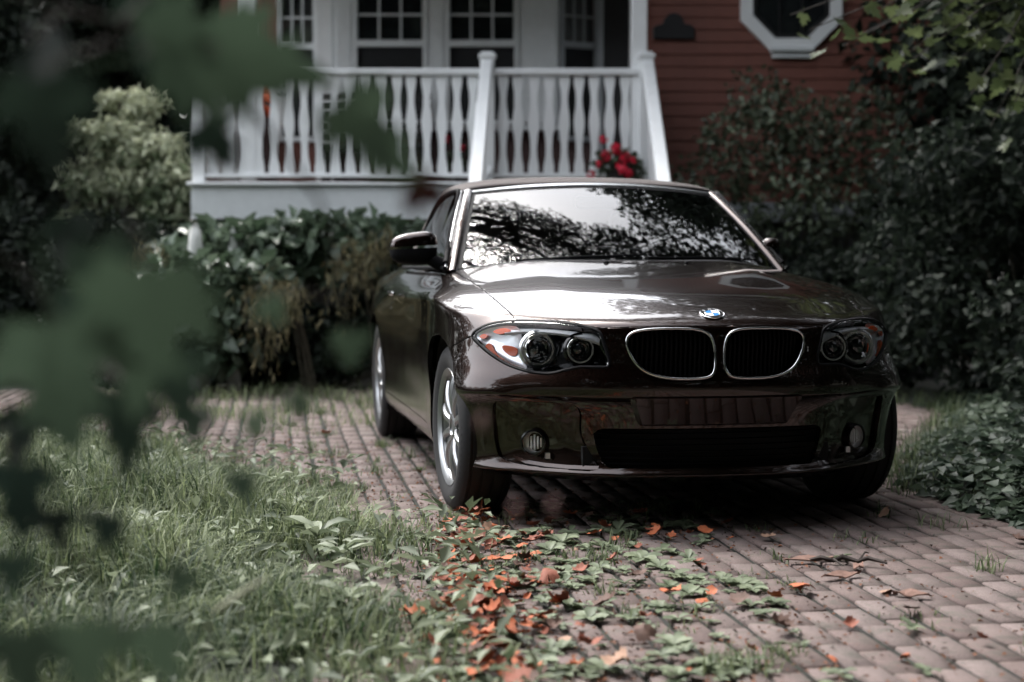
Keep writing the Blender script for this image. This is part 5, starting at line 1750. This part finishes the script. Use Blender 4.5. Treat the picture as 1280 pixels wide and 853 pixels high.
def lawn():
    n = 105000
    y = 2.5 + 7.2 * rng.random(n) ** 1.25
    x = grass_x(y) + .22 - 3.6 * rng.random(n) ** 1.35
    keep = (np.abs(x) / y < .42)
    edge = grass_x(y) - x
    keep &= rng.random(n) < np.clip(.35 + edge * 2.2, 0, 1)
    keep &= ~((x > -.62) & (y > 5.75) & (y < 9.2))
    x, y, edge = x[keep], y[keep], edge[keep]; n = len(x)
    bare = fbm2(x, y, 4.3, 7) + .6 * fbm2(x, y, 9.1, 2)
    k2 = rng.random(n) < np.clip(1.0 + .75 * bare, .12, 1)
    x, y, edge = x[k2], y[k2], edge[k2]; n = len(x)
    cl = fbm2(x, y, 3.1)
    H = (.06 + .13 * rng.random(n)) * (1 + .45 * cl) * np.clip(.55 + .9 * edge, .5, 1.2)
    H = np.clip(H, .02, .28)
    P = np.stack([x, y, np.full(n, -.012)], 1)
    V, F = blades(P, H, rng.uniform(.25, 1.3, n), rng.uniform(.003, .0085, n))
    t = np.clip(.42 + .26 * fbm2(x, y, 1.7, 3) + rng.normal(0, .30, n), 0, 1)
    tag(mesh_obj('grass', np_mesh('grass', V, F, np.repeat(t, 3)), M_GRASS), 'long unmown grass growing over the left side of the drive', 'grass', kind='stuff')
    # broad weeds among the grass
    m = 2100
    y = 2.6 + 6.4 * rng.random(m) ** 1.2
    x = grass_x(y) + .25 - 2.4 * rng.random(m) ** 1.5
    k = ~((x > -.65) & (y > 5.7) & (y < 9.2)); x, y = x[k], y[k]; m = len(x)
    P = np.stack([x, y, rng.uniform(.01, .11, m)], 1)
    D = np.stack([rng.normal(size=m), rng.normal(size=m), rng.uniform(-.2, .8, m)], 1)
    V, F = leaf_faces(P, D, np.tile([0, 0, 1.0], (m, 1)) + rng.normal(0, .3, (m, 3)), rng.uniform(.03, .085, m), rng.uniform(.014, .04, m))
    tag(mesh_obj('lawn_weeds', np_mesh('lawn_weeds', V, F, np.repeat(rng.random(m), 2)), M_WEED), 'broad-leaved weeds mixed into the long grass', 'weeds', kind='stuff')
lawn()

def joint_grass():
    n = 420
    Ps = []
    for _ in range(n):
        i = int(rng.integers(-30, 30)); b = rng.uniform(.5, 8.5)
        c = B0 + blat * ((i + .5) * BW) + bdir * b
        x, y = c
        if x < grass_x(y) - .1 or x > right_x(y): continue
        if abs((np.array([x - .35, y - 7.6])) @ blat) < .70 and 6.1 < y < 9.8: continue
        dens = 1.0 if x < .9 + .0 * y else .45
        if rng.random() > dens: continue
        k = int(rng.integers(10, 60)); s = rng.uniform(.015, .05)
        Ps.append(np.stack([x + rng.normal(0, s, k), y + rng.normal(0, s * 1.4, k), np.full(k, -.008), np.full(k, rng.uniform(.03, .085))], 1))
    A = np.concatenate(Ps); m = len(A)
    V, F = blades(A[:, :3], A[:, 3] * rng.uniform(.5, 1.2, m), rng.uniform(.2, 1.2, m), rng.uniform(.003, .006, m))
    tag(mesh_obj('joint_grass', np_mesh('joint_grass', V, F, np.repeat(np.clip(rng.normal(.45, .25, m), 0, 1), 3)), M_GRASS), 'thin grass sprouting from the joints between the bricks', 'grass', kind='stuff')
    # moss and tiny seedlings that fill the joints
    m = 9000
    i = rng.integers(-40, 34, m); b = rng.uniform(.2, 9.0, m)
    c = B0[None] + blat[None] * ((i + .5) * BW)[:, None] + bdir[None] * b[:, None] + rng.normal(0, .006, (m, 2))
    k = (fbm2(c[:, 0], c[:, 1], 2.2, 5) > -.1) & (c[:, 0] > grass_x(c[:, 1]) - .2) & (c[:, 0] < right_x(c[:, 1]))
    c = c[k]; m = len(c)
    P = np.stack([c[:, 0], c[:, 1], rng.uniform(-.006, .004, m)], 1)
    D = np.stack([rng.normal(size=m), rng.normal(size=m), rng.uniform(0, .8, m)], 1)
    V, F = leaf_faces(P, D, np.tile([0, 0, 1.0], (m, 1)), rng.uniform(.006, .012, m), rng.uniform(.003, .006, m))
    tag(mesh_obj('joint_moss', np_mesh('joint_moss', V, F, np.repeat(rng.random(m) * .6, 2)), M_COVER), 'moss and seedlings filling the brick joints', 'moss', kind='stuff')
joint_grass()

def ground_cover():
    n = 15000
    y = 4.6 + 6.0 * rng.random(n) ** 1.1
    x = right_x(y) + .05 + 2.4 * rng.random(n) ** 1.2
    h = np.clip((x - right_x(y)) * .5, .03, .17) * (.75 + .35 * fbm2(x, y, 2.7, 1))
    P = np.stack([x, y, np.clip(h, .01, .4) * rng.uniform(.35, 1.05, n)], 1)
    az = rng.uniform(0, 2 * PI, n)
    D = np.stack([np.cos(az), np.sin(az), rng.uniform(-.35, .35, n)], 1)
    N = np.stack([rng.normal(0, .35, n), -.15 + rng.normal(0, .35, n), np.ones(n)], 1)
    L = rng.uniform(.035, .085, n)
    V, F = leaf_faces(P, D, N, L, L * .8, .15, .2)
    t = np.clip(.35 + .3 * fbm2(x, y, 1.9, 2) + rng.normal(0, .25, n), 0, 1)
    tag(mesh_obj('ground_cover', np_mesh('ground_cover', V, F, np.repeat(t, 2)), M_COVER), 'low leafy ground cover spreading over the right edge of the bricks', 'ground cover', kind='stuff')
    m = 4500
    y = 6.4 + 4.5 * rng.random(m); x = right_x(y) - .05 + 2.0 * rng.random(m) ** 1.3
    P = np.stack([x, y, np.full(m, -.01)], 1)
    V, F = blades(P, rng.uniform(.05, .20, m), rng.uniform(.2, 1.1, m), rng.uniform(.004, .008, m))
    tag(mesh_obj('grass', np_mesh('grass', V, F, np.repeat(np.clip(rng.normal(.25, .2, m), 0, 1), 3)), M_GRASS), 'dim grass between the car and the shrubs on the right', 'grass', kind='stuff')
    # tufts at the far end of the drive
    m = 5200
    y = 9.2 + 2.6 * rng.random(m); x = -3.2 + 2.8 * rng.random(m)
    k = fbm2(x, y, 3.3, 4) > .15; x, y = x[k], y[k]; m = len(x)
    V, F = blades(np.stack([x, y, np.full(m, -.01)], 1), rng.uniform(.04, .16, m), rng.uniform(.2, 1.1, m), rng.uniform(.004, .009, m))
    tag(mesh_obj('grass', np_mesh('grass', V, F, np.repeat(np.clip(rng.normal(.6, .25, m), 0, 1), 3)), M_GRASS), 'pale tufts at the far end of the bricks below the creeper', 'grass', kind='stuff')
ground_cover()

# ---- weed rosettes rooted in the joints
def weed_mesh(k):
    gg = np.random.default_rng(200 + k)
    n = int(gg.integers(6, 12)); r = gg.uniform(.04, .085)
    az = np.arange(n) * 2.4 + gg.uniform(-.3, .3, n)
    Vs, Fs, Ts = [], [], []
    m = 0
    for a in az:
        L = r * gg.uniform(.6, 1.15); W = L * gg.uniform(.42, .62); el = gg.uniform(.15, .9)
        d = np.array((math.cos(a), math.sin(a), 0)); s = np.array((-math.sin(a), math.cos(a), 0)); u = np.array((0, 0, 1.0))
        row = []
        for t, wv in ((0, .12), (.3, .75), (.62, 1.0), (.86, .7), (1.0, .05)):
            c = d * L * t * math.cos(el * .6) + u * (L * math.sin(el) * (t - .75 * t * t) + .006)
            for q in (-1, 0, 1): row.append(c + s * q * W * .5 * wv + u * (abs(q) * W * .12))
        V = np.array(row)
        for i in range(4):
            for j in range(2):
                b = i * 3 + j; Fs.append((m + b, m + b + 1, m + b + 4, m + b + 3))
        Vs.append(V); Ts += [gg.uniform(.25, 1)] * 8; m += len(V)
    me = np_mesh('weed', np.concatenate(Vs), np.array(Fs), np.array(Ts)); me.materials.append(M_WEED)
    for p in me.polygons: p.use_smooth = True
    return me
WEEDS = [weed_mesh(k) for k in range(9)]
def weed(x, y, s, label, group):
    o = bpy.data.objects.new('weed', WEEDS[int(rng.integers(len(WEEDS)))]); link(o)
    o.location = (x, y, 0); o.scale = (s, s, s); o.rotation_euler = (rng.normal(0, .1), rng.normal(0, .1), rng.uniform(0, 6.28))
    tag(o, label, 'weed', group)
def zone(x, y):
    e = x - grass_x(y)
    a = 'along the grass edge' if e < .28 else 'among the litter on the bricks' if e < .75 else 'on the open bricks'
    b = ' by the bumper shadow' if y > 5.1 else ' midway to the bumper' if y > 4.2 else ' near the bottom of the picture'
    return a + b
cnt = 0
while cnt < 290:
    y = 3.4 + 2.9 * rng.random() ** 1.1
    x = grass_x(y) + .05 + abs(rng.normal(0, .75))
    if x > 1.1 - .08 * y or abs(x) / y > .36 or (y > 5.75 and x < -.0): continue
    sz = rng.uniform(.35, .95)
    lab = ('tiny' if sz < .55 else 'small' if sz < .75 else 'broad') + ' green weed rosette ' + zone(x, y)
    weed(x, y, sz, lab, 'weeds: ' + lab); cnt += 1
for (x, y, s, lab) in ((1.03, 5.02, 1.0, 'tallest green weed beside the fallen twig on the bricks'), (.72, 4.36, .8, 'pale weed rosette on the bricks left of the bark pieces'), (1.02, 4.05, .9, 'grey-green weed rosette nearest the bottom right bricks'), (1.47, 3.92, .7, 'dark weed tuft at the right edge of the bricks'), (.95, 3.62, .7, 'weed rosette at the bottom edge among the bare bricks'), (.37, 5.55, 1.2, 'weed with round leaves under the front bumper'), (.75, 5.9, 1.0, 'dim weed in the car shadow')):
    weed(x, y, s, lab, None)

for (x, y, s, lab) in ((-.62, 5.05, 2.1, 'largest broad-leaved weed standing in the grass left of the litter'), (-.50, 4.72, 1.7, 'big pale weed at the edge of the long grass'), (-.78, 5.55, 1.6, 'big weed in the grass left of the front tyre'), (-.95, 6.35, 1.5, 'big weed where the grass meets the far bricks'), (-.42, 4.10, 1.6, 'big weed at the bottom of the picture beside the orange leaves'), (-1.2, 5.2, 1.7, 'lone big weed in the middle of the lawn')):
    weed(x, y, s, lab, None)
    o_ = COL.objects[-1]; o_.location.z = .05; o_.scale = (s, s, s * 1.7)
# ---- maple leaf shape
MAPLE = [(0, -.02), (.03, .10), (.20, .02), (.34, .02), (.30, .14), (.50, .20), (.38, .30), (.52, .46), (.36, .46), (.24, .42), (.22, .56), (.30, .74), (.14, .70), (.10, .84), (0, 1.0)]
def maple_mesh(name, size, curl, seed, mat, mats_tint=.5, soft=0.0):
    gg = random.Random(seed)
    R = MAPLE; Lf = [(-x, y) for x, y in MAPLE[::-1]][1:]
    out = R + Lf[:-1]
    bm = bmesh.new()
    c0 = bm.verts.new((0, .30, 0)); vs = []
    ph = gg.uniform(0, 6)
    for x, y in out:
        x2, y2 = x * gg.uniform(.9, 1.1), y * gg.uniform(.94, 1.06)
        r = math.hypot(x2, y2 - .3)
        if soft:
            r2 = r + (.50 - r) * soft
            x2, y2 = x2 * r2 / max(r, .05), .3 + (y2 - .3) * r2 / max(r, .05); r = r2
        vs.append(bm.verts.new((x2, y2, curl * (r * r * 1.1 + .22 * r * math.sin(3 * math.atan2(y2 - .3, x2) + ph)))))
    ring2 = []
    for v in vs:
        m_ = Vector((v.co.x * .5, .3 + (v.co.y - .3) * .5, v.co.z * .22 + curl * .03 * gg.uniform(-1, 1)))
        ring2.append(bm.verts.new(m_))
    n = len(vs)
    for k in range(n):
        j = (k + 1) % n
        bm.faces.new((vs[k], vs[j], ring2[j], ring2[k])); bm.faces.new((ring2[k], ring2[j], c0))
    st = [bm.verts.new(p) for p in ((-.012, 0, 0), (.012, 0, 0), (.010, -.45, -.10), (-.010, -.45, -.10))]
    bm.faces.new(st)
    bm.transform(Matrix.Scale(size, 4))
    me = bpy.data.meshes.new(name); bm.to_mesh(me); bm.free()
    a = me.attributes.new('tint', 'FLOAT', 'FACE'); a.data.foreach_set('value', np.full(len(me.polygons), mats_tint, np.float32))
    for p in me.polygons: p.use_smooth = True
    me.materials.append(mat)
    return me

# ---- fallen leaves
FALL = []
for nm, col in (('orange', (0.36, 0.095, 0.032)), ('rust', (0.20, 0.055, 0.027)), ('brown', (0.085, 0.042, 0.028)), ('tan', (0.30, 0.18, 0.12))):
    m = plain(nm + '_fallen_leaf', col, .75, noise=.35, scale=60)
    FALL.append((nm, [maple_mesh('fallen_leaf', .060, cu, 300 + 7 * k + len(FALL), m, .5, .42) for k, cu in enumerate((.45, .8, 1.1, -.7))]))
def fallen(x, y, kind, s, label, group=None, z=.006):
    nm, ms = FALL[kind]
    o = bpy.data.objects.new('fallen_leaf', ms[int(rng.integers(4))]); link(o)
    o.location = (x, y, z + .012 * s); o.scale = (s, s * rng.uniform(.6, 1), s * .8)
    o.rotation_euler = (rng.normal(0, .28), rng.normal(0, .28), rng.uniform(0, 6.28))
    tag(o, label, 'leaf', group)
words = ('bright orange', 'rusty red', 'dark brown', 'pale tan')
cnt = 0
while cnt < 280:
    y = 3.35 + 2.55 * rng.random() ** .9
    band = grass_x(y) + .12
    x = band + abs(rng.normal(0, .16 if rng.random() < .7 else .6))
    if rng.random() < .65 and y < 4.3: x = rng.normal(-.06, .12)
    if abs(x) / y > .36: continue
    k = int(rng.choice(4, p=[.42, .36, .17, .05]))
    lab = words[k] + ' fallen leaf ' + zone(x, y)
    fallen(x, y, k, rng.choice([.35, .5, .7, .9, 1.1, 1.35]), lab, 'leaves: ' + lab, rng.uniform(.004, .03))
    cnt += 1
for (px, py, k, s, lab) in ((967, 680, 3, 1.0, 'pale orange leaf lying alone on dark bricks near the bumper'), (946, 826, 0, .8, 'upright orange leaf at the bottom between two rows of bricks'), (1040, 832, 0, .8, 'orange leaf beside a grass tuft at the bottom edge'), (1130, 832, 0, .75, 'orange leaf below the grey-green weed'), (896, 745, 0, .7, 'orange leaf standing next to the pale weed rosette'), (1118, 748, 3, 1.1, 'crumpled tan leaf caught by the bark pieces'), (1240, 812, 1, .8, 'rusty leaf on the bare bricks at the right'), (1270, 682, 2, 1.2, 'brown leaf against the ground cover'), (813, 676, 0, 1.1, 'large orange leaf in front of the bumper shadow'), (840, 680, 0, .8, 'small orange leaf right of the large one by the shadow'), (1105, 648, 3, 1.0, 'tan leaf in the shade by the right front tyre'), (885, 712, 1, .7, 'rust leaf between weeds near the shadow edge'), (1060, 790, 1, .8, 'rusty leaf stuck in a mossy joint'), (235, 575, 0, .9, 'orange leaf on the far bricks behind the grass'), (405, 545, 0, 1.0, 'red-orange leaf on the far bricks left of the rear tyre')):
    d = 2000 * .932 / (py - 332.3)
    fallen((px - 640) / 2000 * d * 1.0, d, k, s, lab)
# ---- crumbs of leaf, soil and seed lying everywhere on the bricks
def litter():
    m = 7000
    y = 3.2 + 7.5 * rng.random(m) ** 1.5
    x = grass_x(y) + np.abs(rng.normal(0, .8, m))
    k = (x < right_x(y)); x, y = x[k], y[k]; m = len(x)
    P = np.stack([x, y, rng.uniform(.001, .008, m)], 1)
    D = np.stack([rng.normal(size=m), rng.normal(size=m), rng.normal(0, .25, m)], 1)
    L = rng.uniform(.005, .022, m)
    V, F = leaf_faces(P, D, np.tile([0, 0, 1.0], (m, 1)) + rng.normal(0, .3, (m, 3)), L, L * .6)
    tag(mesh_obj('leaf_litter', np_mesh('leaf_litter', V, F, np.repeat(rng.random(m) ** 1.6, 2)), leaf_mat('leaf_crumbs', (0.03, 0.02, 0.014), (0.22, 0.085, 0.04), .1, .8)), 'crumbled brown leaf litter strewn over the bricks', 'leaf litter', kind='stuff')
litter()
# ---- twig and bark on the bricks
M_TWIG = plain('dead_twig', (0.03, 0.022, 0.018), .9, noise=.5, scale=60)
M_BARKP = plain('bark_flake', (0.19, 0.11, 0.085), .9, noise=.5, scale=40)
bm = bmesh.new(); 
tube(bm, [(.93, 4.97, .012), (.965, 4.955, .022), (1.0, 4.935, .016), (1.03, 4.945, .026), (1.07, 4.91, .018), (1.10, 4.905, .03), (1.15, 4.87, .02)], [.004, .009, .007, .010, .007, .008, .004], 6)
tube(bm, [(1.0, 4.935, .016), (.99, 4.89, .03), (1.01, 4.84, .018)], [.004, .004, .002], 5); tube(bm, [(1.07, 4.91, .018), (1.10, 4.95, .04), (1.12, 4.99, .03)], [.004, .003, .002], 5)
tag(bm_obj('fallen_twig', bm, M_TWIG, smooth=60), 'dark knobbly twig lying across the bricks by the tall weed', 'twig')
for (x, y, rz, L, lab) in ((.93, 4.98, .2, .16, 'long flat piece of bark lying left of the twig'), (.98, 4.72, .5, .14, 'dark bark splinter below the twig'), (1.12, 4.45, -.3, .10, 'crumpled bark flake in the middle of the bare bricks'), (1.06, 4.86, 1.2, .07, 'small curled bark flake against the weed')):
    bm = bmesh.new()
    bmesh.ops.create_grid(bm, x_segments=6, y_segments=2, size=.5)
    for v in bm.verts: v.co = Vector((v.co.x * L, v.co.y * .035 * (1 - abs(v.co.x)), .010 + .012 * math.cos(v.co.x * 5) * v.co.y + random.uniform(0, .006)))
    r = bmesh.ops.solidify(bm, geom=bm.faces[:], thickness=.004)
    bm.transform(Matrix.Translation((x, y, .004)) @ Matrix.Rotation(rz, 4, 'Z'))
    tag(bm_obj('bark_piece', bm, M_BARKP), lab, 'bark')

# ---- leaves of the maple's low branch, top right
def leaf_spray(root_obj, origin, spines, per, size, mat, seed, spread, name='leaf', tints=(.1, .9), tilt=.5):
    """leaves as parts set along twigs; spines are lists of world points"""
    gg = np.random.default_rng(seed)
    meshes = [maple_mesh(name, size * s, cu, seed + k, mat, t) for k, (s, cu, t) in enumerate([(s, cu, t) for s in (.8, 1.05) for cu in (.12, .35) for t in np.linspace(tints[0], tints[1], 3)])]
    O = Vector(origin)
    bm = bmesh.new()
    spots = []
    for sp in spines:
        pts = [Vector(p) for p in sp]
        fine = []
        for a, b in zip(pts[:-1], pts[1:]):
            for k in range(5): fine.append(a.lerp(b, k / 5))
        fine.append(pts[-1])
        tube(bm, [p - O for p in fine], [.010 * (1 - .75 * k / len(fine)) for k in range(len(fine))], 5)
        for k in range(per):
            t = (.15 + .85 * (k + gg.random()) / per) * (len(fine) - 1)
            i = min(int(t), len(fine) - 2)
            p = fine[i].lerp(fine[i + 1], t - i)
            spots.append((p + Vector(gg.normal(0, spread, 3)), p))
    bm_obj('branch', bm, M_BARK, root_obj, smooth=60)
    for q, p in spots:
        o = bpy.data.objects.new(name, meshes[int(gg.integers(len(meshes)))]); link(o, root_obj)
        o.location = q - O
        o.rotation_euler = (gg.normal(-.35, tilt), gg.normal(0, tilt), gg.uniform(0, 6.28))
MB = MAP.location
Ld = lambda px, py, y: (((px - 640) / 2000) * y, y, .932 + (332.3 - py) / 2000 * y)
sp = []
for tipx, tipy, y in ((985, 22, 9.3), (1010, 40, 9.2), (1050, 60, 9.4), (1075, 45, 9.0), (1120, 90, 9.2), (1130, 70, 9.5), (1190, 85, 9.3), (1100, 12, 9.6), (1150, 30, 9.1), (1215, 40, 9.4), (1240, 75, 9.0), (1270, 40, 9.3), (1210, 120, 9.6), (1265, 130, 9.4), (1235, 160, 9.7)):
    t = Vector(Ld(tipx, tipy, y)); r = Vector(Ld(1330, -60 + (tipy - 20) * .5, 9.4))
    sp.append([r, r.lerp(t, .5) + Vector((0, 0, .10)), t])
leaf_spray(MAP, MB, sp, 18, .115, M_LF_MAPLE, 400, .075)

# ---- the branch that hangs close in front of the camera on the left
FORE = empty('overhanging_branch', (-1.1, 1.3, 1.5))
tag(FORE, 'blurred leafy branch hanging close to the camera on the left', 'branch')
fmesh = {}
FL = []
FL += [(330, 78, 1.35, .115, 100, .9), (250, 62, 1.40, .120, 80, .7), (190, 40, 1.50, .120, 200, .3), (60, 150, 1.20, .120, 170, .5), (70, 100, 1.40, .110, 150, .2),
       (270, 178, 1.45, .065, 140, .1),
       (75, 470, 1.20, .120, 172, .7), (178, 405, 1.25, .125, 186, 1.0), (220, 478, 1.40, .100, 165, .4), (150, 530, 1.30, .085, 180, .1), (130, 340, 1.50, .08, 160, .3),
       (105, 405, 1.55, .11, 180, .1), (455, 160, 1.35, .085, 140, 1.0), (492, 202, 1.35, .05, 130, .9), (340, 388, 1.60, .038, 150, .8),
       (440, 432, 1.50, .042, 60, .9), (370, 508, 1.60, .036, 180, .4), (318, 532, 1.50, .032, 170, 1.0), (298, 612, 1.50, .042, 180, .3), (20, 620, 1.20, .075, 180, .0),
       (68, 662, 1.30, .050, 170, .0), (125, 668, 1.30, .050, 190, .0), (100, 822, 1.30, .075, 180, 1.0), (186, 826, 1.30, .075, 170, 1.0), (226, 728, 1.50, .04, 90, .7),
       (15, 835, 1.20, .08, 180, .4), (90, 300, 1.8, .07, 180, .1),
       (170, 470, 1.9, .10, 190, .1), (240, 530, 1.7, .05, 180, .2),
       (30, 540, 1.6, .07, 180, .1), (10, 720, 1.3, .05, 180, .1)]
SPINES = [[(-260, -120, 1.45), (60, 10, 1.45), (250, 50, 1.42), (420, 120, 1.38)], [(-260, -40, 1.5), (40, 150, 1.5), (160, 260, 1.5), (210, 400, 1.45)], [(-260, 200, 1.4), (20, 330, 1.4), (120, 460, 1.4), (300, 560, 1.5)],
          [(-260, 420, 1.35), (0, 560, 1.3), (90, 690, 1.3), (160, 800, 1.3)], [(250, 50, 1.42), (400, 250, 1.5), (440, 400, 1.52)]]
bm = bmesh.new(); NODES = []
for s in SPINES:
    P3 = [Vector(Ld(*p)) for p in s]
    fine = []
    for a, b in zip(P3[:-1], P3[1:]):
        for k in range(6): fine.append(a.lerp(b, k / 6))
    fine.append(P3[-1]); NODES += fine
    tube(bm, [p - FORE.location for p in fine], [.0035 * (1 - .7 * k / len(fine)) for k in range(len(fine))], 5)
limb_mesh(bm, (-.6, -.6, -1.5), Vector(Ld(-260, -120, 1.45)) - FORE.location, .03, .006, .05, 8, 3, 7)
limb_mesh(bm, (-.55, -.4, -.3), Vector(Ld(-260, 200, 1.4)) - FORE.location, .012, .004, .05, 6, 5, 6)
limb_mesh(bm, (-.55, -.4, -.3), Vector(Ld(-260, 420, 1.35)) - FORE.location, .010, .004, .05, 6, 6, 6)
limb_mesh(bm, (-.55, -.45, -.1), Vector(Ld(-260, -40, 1.5)) - FORE.location, .012, .004, .05, 6, 7, 6)
for (px, py, d, size, th, tint) in FL:
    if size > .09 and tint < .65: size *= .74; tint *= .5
    c = Vector(Ld(px, py, d)); th = math.radians(th)
    dirv = Vector((math.sin(th), 0, math.cos(th)))
    b = c - dirv * size * .42
    q = b + FORE.location * 0
    key_rot = (PI / 2 + random.uniform(-.5, .3), th, random.uniform(-.4, .4))
    key = (round(tint, 1), int(rng.integers(4)))
    if key not in fmesh: fmesh[key] = maple_mesh('leaf', 1.0, (.10, .22, .34, .16)[key[1]], 500 + key[1], M_LF_FORE, key[0])
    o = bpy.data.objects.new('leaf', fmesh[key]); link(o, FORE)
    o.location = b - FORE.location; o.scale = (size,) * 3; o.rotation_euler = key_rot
    near = min(NODES, key=lambda nn: (nn - b).length)
    tube(bm, [near - FORE.location, near.lerp(b, .5) + Vector((0, 0, .006)) - FORE.location, b - FORE.location], .0011, 4)
bm_obj('twig', bm, M_BARK, FORE, smooth=60)
# reddish leaf at the tip of the branch
M_REDLEAF = plain('reddish_leaf', (0.20, 0.055, 0.05), .6)
o = bpy.data.objects.new('leaf', maple_mesh('leaf', .045, .2, 77, M_REDLEAF)); link(o, FORE)
o['label'] = 'reddish leaf at the tip'
o.location = Vector(Ld(505, 232, 1.36)) - FORE.location; o.rotation_euler = (PI / 2, 1.9, .2)
# pinkish buds on bare stalks in front of the bumper
M_BUD = plain('pink_bud', (0.26, 0.15, 0.145), .8)
sk = empty('budding_stalk', (-.10, 1.42, 0)); tag(sk, 'blurred thin stalk with three pinkish buds in front of the bumper', 'plant')
bm = bmesh.new()
for px, py in ((603, 530), (645, 640), (693, 637)):
    p = Vector(Ld(px, py, 1.45)) - sk.location
    tube(bm, [(0, 0, 0), (p.x * .6, p.y, p.z * .6), p - Vector((0, 0, .012))], .0009, 4)
    b2 = bmesh.new(); bmesh.ops.create_icosphere(b2, subdivisions=2, radius=1)
    for v in b2.verts: v.co = Vector((v.co.x * .0042, v.co.y * .0042, v.co.z * .009)) + p
    bm_obj('bud', b2, M_BUD, sk, smooth=80)
bm_obj('stem', bm, M_STEM, sk)
M_SEED = plain('pale_seed_head', (0.34, 0.35, 0.25), .8)
gs = empty('seeding_grass', (-.50, 2.3, 0)); tag(gs, 'blurred pale grass seed head leaning over the lawn', 'plant')
A, B = Vector(Ld(262, 770, 2.3)), Vector(Ld(335, 722, 2.3))
bm = bmesh.new(); tube(bm, [Vector((-.50, 2.3, 0)) - gs.location, Vector((-.49, 2.3, .2)) - gs.location, A - gs.location], .0012, 4); bm_obj('stem', bm, M_STEM, gs)
bm = bmesh.new(); tube(bm, [A.lerp(B, k / 6) - gs.location for k in range(7)], [.001, .004, .005, .005, .004, .003, .001], 7); bm_obj('seed_head', bm, M_SEED, gs, smooth=70)
